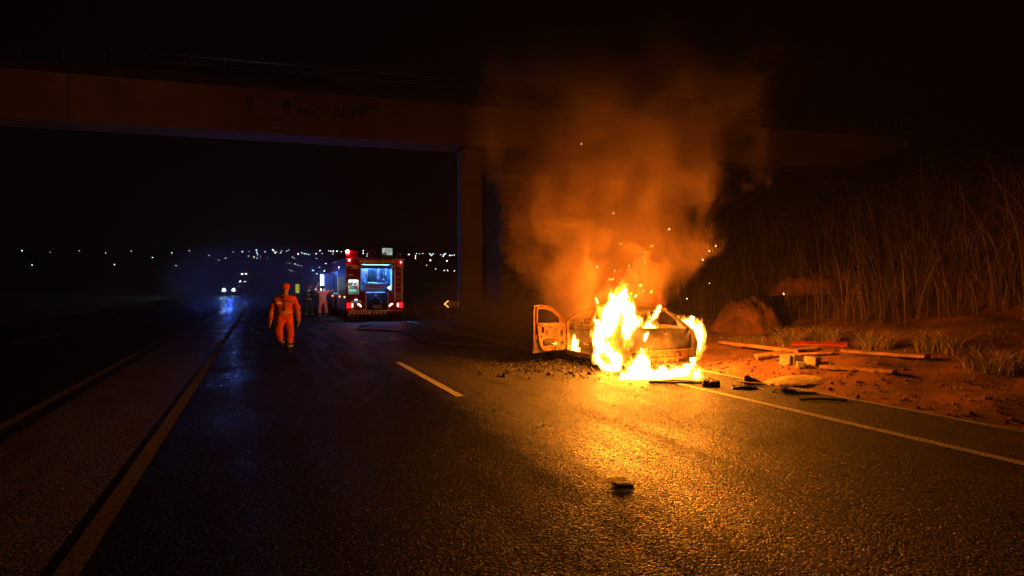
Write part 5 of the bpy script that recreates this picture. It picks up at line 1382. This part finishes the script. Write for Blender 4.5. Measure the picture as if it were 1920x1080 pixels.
def plume(label, loc, rz, cfg):
    b = MB(); prof = []
    for i in range(9):
        z = cfg['zb'] - 0.05 + (cfg['z1'] - cfg['zb'] + 0.1) * i / 8
        prof.append((z, 1.0))
    n = 24; vs = []; fs = []
    for z, _ in prof:
        a = (cfg['a0'] + cfg['spread'] * max(0, z)) * (1 + cfg['rag'] * 0.42); bb = (cfg['b0'] + cfg['spread'] * 0.7 * max(0, z)) * (1 + cfg['rag'] * 0.42)
        for k in range(n):
            t = 2 * math.pi * k / n
            vs.append((a * math.cos(t) + cfg['lean'] * max(0, z), bb * math.sin(t), z))
    m = len(prof)
    for i in range(m - 1):
        for k in range(n): fs.append((i * n + k, i * n + (k + 1) % n, (i + 1) * n + (k + 1) % n, (i + 1) * n + k))
    fs.append(tuple(reversed(range(n)))); fs.append(tuple((m - 1) * n + k for k in range(n)))
    o = b.add(vs, fs, True).build('smoke', smoke_material(None, None, cfg))
    o.location = loc; o.rotation_euler = (0, 0, rz)
    tag(o, label, 'smoke', None, 'stuff')
    return o
plume('thick billowing smoke rising from the burning car lit orange from below', (7.2, 11.25, 1.0), -YAW,
      dict(a0=1.5, b0=0.95, spread=0.34, lean=0.07, ns=1.0, rag=2.7, k=4.0, z0=0.4, z1=6.0, zb=-0.3, dens=1.25, col=(0.46, 0.31, 0.21), seed=(11.3, 4.0, 2.0)))
def drift(label, loc, rz, half, dens, col, ns, rag, seed):
    m = bpy.data.materials.new('added_drifting_smoke'); m.use_nodes = True
    nt = m.node_tree; N = nt.nodes; L = nt.links
    N.remove(N['Principled BSDF'])
    pv = N.new('ShaderNodeVolumePrincipled'); L.new(pv.outputs[0], N['Material Output'].inputs['Volume'])
    pv.inputs['Color'].default_value = (*col, 1); pv.inputs['Anisotropy'].default_value = 0.2
    tc = N.new('ShaderNodeTexCoord')
    mp = N.new('ShaderNodeMapping'); mp.inputs['Scale'].default_value = tuple(1 / h for h in half); L.new(tc.outputs['Object'], mp.inputs[0])
    ln = N.new('ShaderNodeVectorMath'); ln.operation = 'LENGTH'; L.new(mp.outputs[0], ln.inputs[0])
    nz = N.new('ShaderNodeTexNoise'); nz.inputs['Scale'].default_value = ns; nz.inputs['Detail'].default_value = 3
    m2 = N.new('ShaderNodeMapping'); m2.inputs['Location'].default_value = (seed, seed, 0); L.new(tc.outputs['Object'], m2.inputs[0]); L.new(m2.outputs[0], nz.inputs['Vector'])
    a = N.new('ShaderNodeMath'); a.operation = 'MULTIPLY_ADD'; a.inputs[1].default_value = rag; a.inputs[2].default_value = 1 - rag * 0.5
    L.new(nz.outputs['Fac'], a.inputs[0])
    s = N.new('ShaderNodeMath'); s.operation = 'SUBTRACT'; s.use_clamp = True; L.new(a.outputs[0], s.inputs[0]); L.new(ln.outputs['Value'], s.inputs[1])
    q = N.new('ShaderNodeMath'); q.operation = 'MULTIPLY'; q.inputs[1].default_value = dens; L.new(s.outputs[0], q.inputs[0]); L.new(q.outputs[0], pv.inputs['Density'])
    b = MB().ball((0, 0, 0), 1.0, 3, tuple(h * (1 + rag * 0.35) for h in half))
    o = b.build('smoke', m); o.location = loc; o.rotation_euler = (0, 0, rz)
    tag(o, label, 'smoke', None, 'stuff')
drift('added patch of thin smoke low across the road between the fire and the chevron sign', (6.6, 15.5, 0.9), 0.2, (2.3, 5.0, 1.3), 0.26, (0.7, 0.6, 0.5), 0.35, 0.8, 2.0)  # smoke added so the firelight shows as a brown glow here
drift('added patch of blue lit mist over the road beside the fire engine', (-1.0, 52, 2.2), 0.10, (6.5, 24, 3.0), 0.16, (0.8, 0.85, 0.95), 0.15, 0.5, 6.0)  # mist added so the blue lights show as a glow here
def added_bluelamp(loc, e, rad=0.12):
    l = bpy.data.lights.new('added_blue_light', 'POINT'); l.energy = e; l.color = (0.03, 0.10, 1.0); l.shadow_soft_size = rad
    o = bpy.data.objects.new('added_blue_light', l); C.objects.link(o); o.location = loc
added_bluelamp((TX - 0.9, TY + 5.0, 2.5), 18)  # added blue lamp without a fixture, tints the mist beside the engine
l = bpy.data.lights.new('red_beacon_light', 'POINT'); l.energy = 6; l.color = (1.0, 0.02, 0.05); l.shadow_soft_size = 0.05
o = bpy.data.objects.new('red_beacon_light', l); C.objects.link(o); o.location = (TX + 0.08, TY - 0.15, T1 + 0.42)
sp_ = spot('added_blue_beam', HC + Vector((0, -0.4, 0.9)), (1.5, 45, 0.3), 7000, (0.03, 0.11, 1.0), 30, 0.12, 1.0)  # added blue spot above the car, no beacon there, lights the mist

# sparks in the air
b = MB(); rs_ = random.Random(4)
for px, py in ((1090, 270), (1164, 457), (1342, 461), (1330, 471), (1330, 531), (1470, 552), (1469, 550), (1255, 430), (1120, 500), (1288, 560), (1150, 400), (1318, 487)):
    b.ball(atD(px, py, rs_.uniform(9.5, 11)), rs_.uniform(0.004, 0.008), 1)
o = b.build('sparks', emis('spark_glow', (1.0, 0.75, 0.45), 12)); tag(o, 'tiny glowing sparks drifting in the air round the smoke', 'sparks', None, 'stuff')

# ================================================================== VERGE: debris, planks, blocks, grass, reeds
def onground(px, py, dz=0.0):
    d = ray(px, py); t = 3.0
    while t < 60:
        P = Vector((0, 0, EYE)) + d * t
        if P.z < ground_z(P.x, P.y) + dz: return P
        t += 0.02
    return P
def plank(pa, pb, w, h, label, m=None, seed=0, tilt=0.0):
    A, B_ = onground(*pa, 0.03), onground(*pb, 0.03)
    L = (B_ - A).length; r = random.Random(seed)
    b = MB(); n = 10; vs = []
    for i in range(n + 1):
        x = -L / 2 + L * i / n
        ww = w / 2 * (1 + r.uniform(-0.05, 0.05)); j = r.uniform(-0.006, 0.006)
        endj = r.uniform(-0.04, 0.04) if i in (0, n) else 0
        vs += [(x + endj, -ww, -h / 2 + j), (x, ww, -h / 2 + j), (x + endj * .5, ww, h / 2 + j), (x, -ww, h / 2 + j)]
    fs = []
    for i in range(n):
        for k in range(4): fs.append((i * 4 + k, i * 4 + (k + 1) % 4, i * 4 + 4 + (k + 1) % 4, i * 4 + 4 + k))
    fs.append((3, 2, 1, 0)); fs.append(tuple(n * 4 + k for k in range(4)))
    b.add(vs, fs)
    o = b.build('plank', m or M['wood'])
    md = o.modifiers.new('bev', 'BEVEL'); md.width = 0.006; md.segments = 1
    d = (B_ - A).normalized()
    o.location = (A + B_) / 2 + Vector((0, 0, h / 2))
    o.rotation_euler = (tilt, -math.asin(d.z), math.atan2(d.y, d.x))
    tag(o, label, 'plank', 'planks lying on the verge')
    return o
plank((1352, 644), (1504, 662), 0.24, 0.07, 'longest plank lying along the back of the verge below the grass', seed=1)
plank((1372, 646), (1392, 650), 0.16, 0.05, 'short broken plank end at the fire side of the long plank', seed=9, tilt=0.2)
plank((1418, 672), (1530, 655), 0.20, 0.06, 'reddish plank slanting up across the end of the long one', seed=2, tilt=0.15)
plank((1440, 668), (1560, 664), 0.16, 0.05, 'narrow plank lying over the slanting plank near the stone blocks', seed=3, tilt=-0.1)
plank((1486, 646), (1590, 648), 0.18, 0.05, 'bright red painted board at the top of the plank pile', mat('faded_red_paint', (0.38, 0.03, 0.02), 0.6, col2=(0.16, 0.04, 0.025), vscale=7, bump=0.3), 4, 0.3)
plank((1540, 690), (1680, 700), 0.20, 0.06, 'lowest plank lying beyond the sand heap near the shoulder', seed=5)
plank((1580, 660), (1740, 672), 0.22, 0.06, 'plank resting alone on the verge past the red board', seed=6)
def block(px, py, s, rz, label, seed):
    P = onground(px, py); r = random.Random(seed)
    b = MB().box((0, 0, 0), s, bev=0.025)
    b.v = [tuple(Vector(v) + Vector((noise.noise(Vector(v) * 7 + Vector((seed, 0, 0))), noise.noise(Vector(v) * 7 + Vector((0, seed, 0))), noise.noise(Vector(v) * 7 + Vector((0, 0, seed))))) * 0.02) for v in b.v]
    o = b.build('stone_block', M['stone']); o.location = (P.x, P.y, P.z + s[2] / 2 - 0.02); o.rotation_euler = (0.05, 0.06, rz)
    tag(o, label, 'stone block', 'pale stone blocks on the verge')
block(1474, 684, (0.16, 0.20, 0.22), 0.4, 'pale block standing leftmost of the stone blocks below the planks', 1)
block(1490, 682, (0.18, 0.22, 0.20), -0.2, 'squat pale block leaning second in the row below the planks', 2)
block(1502, 690, (0.22, 0.16, 0.14), 0.7, 'low pale block lying third in the row above the sand heap', 3)
block(1524, 684, (0.20, 0.24, 0.18), 0.1, 'pale block fourth in the row beyond the sand heap', 4)
# loose stones and litter on the verge (uncountable)
r5 = random.Random(8)
b = MB()
for i in range(1500):
    if i < 1000:
        x = 8.3 + abs(r5.gauss(0, 1.4)); y = r5.uniform(2, 17)
    else:
        x = r5.uniform(8.3, 13); y = r5.uniform(3, 13)
    s = 0.012 + 0.035 * r5.random() ** 3
    b.box((x, y, terr(x, y) + s * 0.4), (s * r5.uniform(0.8, 1.8), s * r5.uniform(0.8, 1.6), s), rot=(r5.random(), r5.random(), r5.random() * 3))
o = b.build('rubble', M['earth'], fix=False); tag(o, 'loose earth lumps and stones scattered over the red verge', 'rubble', None, 'stuff')
b = MB()
for i in range(700):
    t = r5.random()
    if t < 0.6: x, y = r5.gauss(5.4, 0.9), r5.gauss(10.6, 1.1)
    elif t < 0.8: x, y = r5.gauss(7.3, 0.6), r5.gauss(8.25, 0.25)
    else: x, y = r5.uniform(2, 8.0), r5.uniform(6, 12)
    s = 0.005 + 0.014 * r5.random() ** 2
    b.box((x, y, 0.006 + s * 0.3), (s * 1.6, s * r5.uniform(0.7, 1.5), s * 0.7), rot=(r5.random(), r5.random(), r5.random() * 3))
o = b.build('glass_and_ash_debris', M['conc_light'], fix=False); tag(o, 'crumbs of glass and ash scattered on the road round the car', 'debris', None, 'stuff')
b = MB()
for i in range(260):
    x, y = r5.gauss(5.6, 0.7), r5.gauss(10.9, 0.7)
    s = 0.02 + 0.05 * r5.random() ** 2
    b.box((x, y, s * 0.3), (s * 1.5, s, s * 0.7), rot=(r5.random(), r5.random(), r5.random() * 3))
o = b.build('charred_debris', M['charcoal'], fix=False); tag(o, 'charred fragments heaped on the asphalt beneath the open door', 'debris', None, 'stuff')

# things lying behind the car on the shoulder
def lying(name, bld, m, px, py, rz, label, cat, dz=0.0, rx=0.0, ry=0.0):
    P = gnd(px, py)
    o = bld.build(name, m); o.location = (P.x, P.y, dz); o.rotation_euler = (rx, ry, rz)
    tag(o, label, cat); return o
cam_r = -YAW
b = MB().box((0, 0, 0.02), (1.0, 0.05, 0.035), bev=0.01); b.tube([(-0.5, 0.0, 0.035), (0.0, 0.03, 0.05), (0.5, 0.01, 0.035)], 0.012, 6)
lying('bumper_strip', b, M['black_plastic'], 1270, 719, cam_r - 0.04, 'long thin charred bumper strip lying behind the burning car', 'car trim')
b = MB(); b.add(*shard([(-0.15, -0.06), (0.14, -0.07), (0.16, 0.05), (0.02, 0.08), (-0.14, 0.06)], 0.085, 3)); b.tube([(-0.10, 0.03, 0.10), (-0.02, 0, 0.13), (0.08, 0.02, 0.09)], 0.008, 6); b.tube([(-0.02, 0.03, 0.11), (-0.015, 0.03, 0.15)], 0.008, 6)
for k in range(3): b.box((-0.1 + 0.1 * k, -0.068, 0.05), (0.06, 0.012, 0.07), rot=(0, 0.4, 0))
lying('charred_box', b, M['black_plastic'], 1333, 724, cam_r - 0.15, 'charred black plastic box lying at the end of the bumper strip', 'car debris')
vs = []; n = 14
for i in range(n + 1):
    t = i / n; x = -0.17 + 0.34 * t
    h = 0.14 * (1 - t) ** 0.7 * (0.35 + 0.65 * min(1, t * 8 + 0.75)) + 0.012
    vs += [(x, 0.0 + 0.03 * math.sin(t * 3), 0.0), (x, 0.02 + 0.05 * math.sin(t * 3), h), (x, 0.035 + 0.05 * math.sin(t * 3), h), (x, 0.03 + 0.03 * math.sin(t * 3), 0.0)]
fs = []
for i in range(n):
    for k in range(4): fs.append((i * 4 + k, i * 4 + (k + 1) % 4, i * 4 + 4 + (k + 1) % 4, i * 4 + 4 + k))
fs += [(3, 2, 1, 0), tuple(n * 4 + k for k in range(4))]
lying('trim_piece', MB().add(vs, fs, True), M['blue_plastic'], 1415, 721, cam_r - 0.22, 'curved blue grey piece of plastic trim standing on its edge', 'car trim')
lying('slat', MB().box((0, 0, 0.015), (0.44, 0.07, 0.02), rot=(0, 0.05, 0), bev=0.006), M['wood'], 1412, 723, cam_r - 0.18, 'orange brown wooden slat lying against the blue grey trim piece', 'slat', 0.03)
lying('flat_block', MB().add(*shard([(-0.21, -0.05), (0.05, -0.08), (0.22, -0.03), (0.18, 0.07), (-0.05, 0.06), (-0.19, 0.08)], 0.05, 9, 0.0, 0.4)), M['black_plastic'], 1395, 729, cam_r - 0.02, 'flat dark plastic block lying in front of the wooden slat', 'car debris')
b = MB(); b.tube([(-0.12, 0, 0.02), (-0.06, 0.03, 0.07), (0.0, 0.02, 0.06), (0.08, 0.0, 0.10), (0.12, -0.02, 0.12)], 0.010, 6); b.tube([(-0.12, 0.02, 0.015), (-0.03, -0.03, 0.03), (0.07, 0.01, 0.05)], 0.009, 6); b.box((0.12, 0.04, 0.04), (0.22, 0.10, 0.07), bev=0.02, rot=(0.1, 0.1, 0.2)); b.box((0.34, 0.02, 0.02), (0.4, 0.06, 0.03), rot=(0, 0, -0.1))
lying('wire_bundle', b, M['charcoal'], 1464, 738, cam_r - 0.1, 'charred bundle of wire and rubber past the dark block', 'car debris')
lying('charred_stick', MB().tube([(-0.3, 0, 0.02), (0, 0.03, 0.03), (0.35, 0.0, 0.02)], 0.018, 6), M['charcoal'], 1540, 752, cam_r - 0.15, 'charred stick lying on the shoulder beyond the wire bundle', 'stick')
# crushed carton in the middle of the road
b = MB(); 
top = [(-0.10, 0.03), (-0.02, 0.05), (0.06, 0.045), (0.10, 0.0), (0.08, -0.045), (0.0, -0.05), (-0.06, -0.045)]
vs = [(x, y, 0.0) for x, y in top] + [(x * 0.95, y * 0.9, 0.034 + 0.010 * math.sin(i * 2.1)) for i, (x, y) in enumerate(top)]
n = len(top); fs = [(i, (i + 1) % n, n + (i + 1) % n, n + i) for i in range(n)] + [tuple(range(n)), tuple(range(n, 2 * n))]
b.add(vs, fs)
b.add([(-0.17, 0.02, 0.045), (-0.05, 0.07, 0.052), (0.03, 0.03, 0.048), (-0.06, -0.035, 0.046), (-0.17, 0.02, 0.052), (-0.05, 0.07, 0.059), (0.03, 0.03, 0.055), (-0.06, -0.035, 0.053)], [(0, 1, 2, 3), (7, 6, 5, 4), (0, 1, 5, 4), (1, 2, 6, 5), (2, 3, 7, 6), (3, 0, 4, 7)])
b.box((0.0, 0.0, 0.050), (0.15, 0.07, 0.006), rot=(-0.10, 0.06, 0.2))
o = lying('crushed_carton', b, M['card'], 1168, 912, cam_r - 0.1, 'small crushed carton lying alone on the asphalt in front of the fire', 'litter', 0.004)
o.scale = (0.95, 1.5, 0.75)
for (px, py, w, rz_, lb) in ((680, 643, 0.10, 0.2, 'pale scrap of litter on the dark road before the fire engine'), (906, 672, 0.06, 0.5, 'tiny pale scrap lying on the road left of the burning car')):
    lying('paper_scrap', MB().box((0, 0, 0.008), (w, w * 0.5, 0.01), rot=(0.1, 0.05, 0)), M['white'], px, py, rz_, lb, 'litter')

# grass
def blade_set(b, c, n, h, spread, lean, r, w=0.008, droop=0.6, seg=4):
    for i in range(n):
        a = r.random() * 6.283; s = spread * math.sqrt(r.random())
        x, y = c[0] + s * math.cos(a), c[1] + s * math.sin(a)
        L = h * r.uniform(0.55, 1.15); d = r.random() * 6.283; out = L * lean * r.uniform(0.2, 1.0)
        dxy = Vector((math.cos(d), math.sin(d), 0)) + Vector((math.cos(a), math.sin(a), 0)) * 0.6
        side = Vector((-math.sin(d + 0.8), math.cos(d + 0.8), 0)) * w
        z0 = c[2]; vs = []
        for k in range(seg + 1):
            t = k / seg
            p = Vector((x, y, z0)) + dxy * out * t ** 1.8 + Vector((0, 0, L * (t - droop * 0.5 * t ** 3)))
            ww = side * (1 - t) ** 0.7
            vs += [p - ww, p + ww]
        b.add(vs, [(2 * k, 2 * k + 1, 2 * k + 3, 2 * k + 2) for k in range(seg)], True)
r6 = random.Random(31)
for (px, py, n, h, sp, le, lb) in ((1484, 643, 260, 0.62, 0.26, 0.9, 'big arching tuft of dry grass above the red board'), (1432, 640, 170, 0.34, 0.34, 0.6, 'low wide tuft of dry grass behind the middle of the long plank'), (1400, 638, 110, 0.26, 0.30, 0.6, 'sparse short tuft of grass before the rounded dirt mound'), (1372, 638, 60, 0.2, 0.25, 0.6, 'thin tuft of grass at the fire end of the long plank'),
                                  (1545, 640, 200, 0.55, 0.3, 0.8, 'bushy tuft of dry grass past the red board'), (1640, 650, 220, 0.6, 0.35, 0.8, 'bushy tuft of grass behind the lone plank'), (1760, 660, 240, 0.6, 0.4, 0.8, 'broad tuft of grass nearest to us on the verge'), (1860, 690, 240, 0.6, 0.4, 0.8, 'outermost tuft of grass on the verge')):
    P = onground(px, py); b = MB(); blade_set(b, (0, 0, -0.04), n, h, sp, le, r6, 0.007)
    o = b.build('grass_tuft', M['drygrass'], fix=False); o.location = (P.x, P.y, terr(P.x, P.y)); tag(o, lb, 'grass tuft', 'grass tufts on the verge')
b = MB()
for i in range(420):
    x, y = r6.uniform(9.0, 14), r6.uniform(1, 18)
    if noise.noise(Vector((x * 0.8, y * 0.8, 2))) < -0.05: continue
    blade_set(b, (x, y, terr(x, y) - 0.01), r6.randint(3, 8), 0.14, 0.10, 0.6, r6, 0.004, seg=2)
o = b.build('verge_grass', M['drygrass'], fix=False); tag(o, 'sparse dry grass growing over the verge', 'grass', None, 'stuff')
# tall reeds on the bank
b = MB(); cnt = 0
for i in range(7500):
    x = r6.uniform(13.2, 21); y = r6.uniform(-1, 22)
    if noise.noise(Vector((x * 0.35, y * 0.35, 7))) < -0.25: continue
    blade_set(b, (x, y, terr(x, y) - 0.05), 1, r6.choice((r6.uniform(1.9, 3.5), r6.uniform(1.0, 2.2))), 0.3, r6.uniform(0.15, 0.75), r6, r6.uniform(0.006, 0.014), r6.uniform(0.2, 1.0), 5); cnt += 1
o = b.build('tall_reeds', M['reed'], fix=False); tag(o, 'tall dry reeds covering the dark bank above the verge', 'reeds', None, 'stuff')

# ------------------------------------------------------------------ haze
hz = MB(); 
hx0, hx1, hy0, hy1, hz0, hz1 = -900, 1100, -60, 1300, -3, 140
hz.box(((hx0 + hx1) / 2, (hy0 + hy1) / 2, (hz0 + hz1) / 2), (hx1 - hx0, hy1 - hy0, hz1 - hz0))
hm = bpy.data.materials.new('haze'); hm.use_nodes = True
nt = hm.node_tree; nt.nodes.remove(nt.nodes['Principled BSDF'])
pv = nt.nodes.new('ShaderNodeVolumePrincipled'); pv.inputs['Color'].default_value = (0.85, 0.85, 0.86, 1); pv.inputs['Density'].default_value = 0.0007; pv.inputs['Anisotropy'].default_value = 0.3
nt.links.new(pv.outputs[0], nt.nodes['Material Output'].inputs['Volume'])
o = hz.build('haze', hm); tag(o, 'thin smoky night air', 'haze', None, 'stuff')
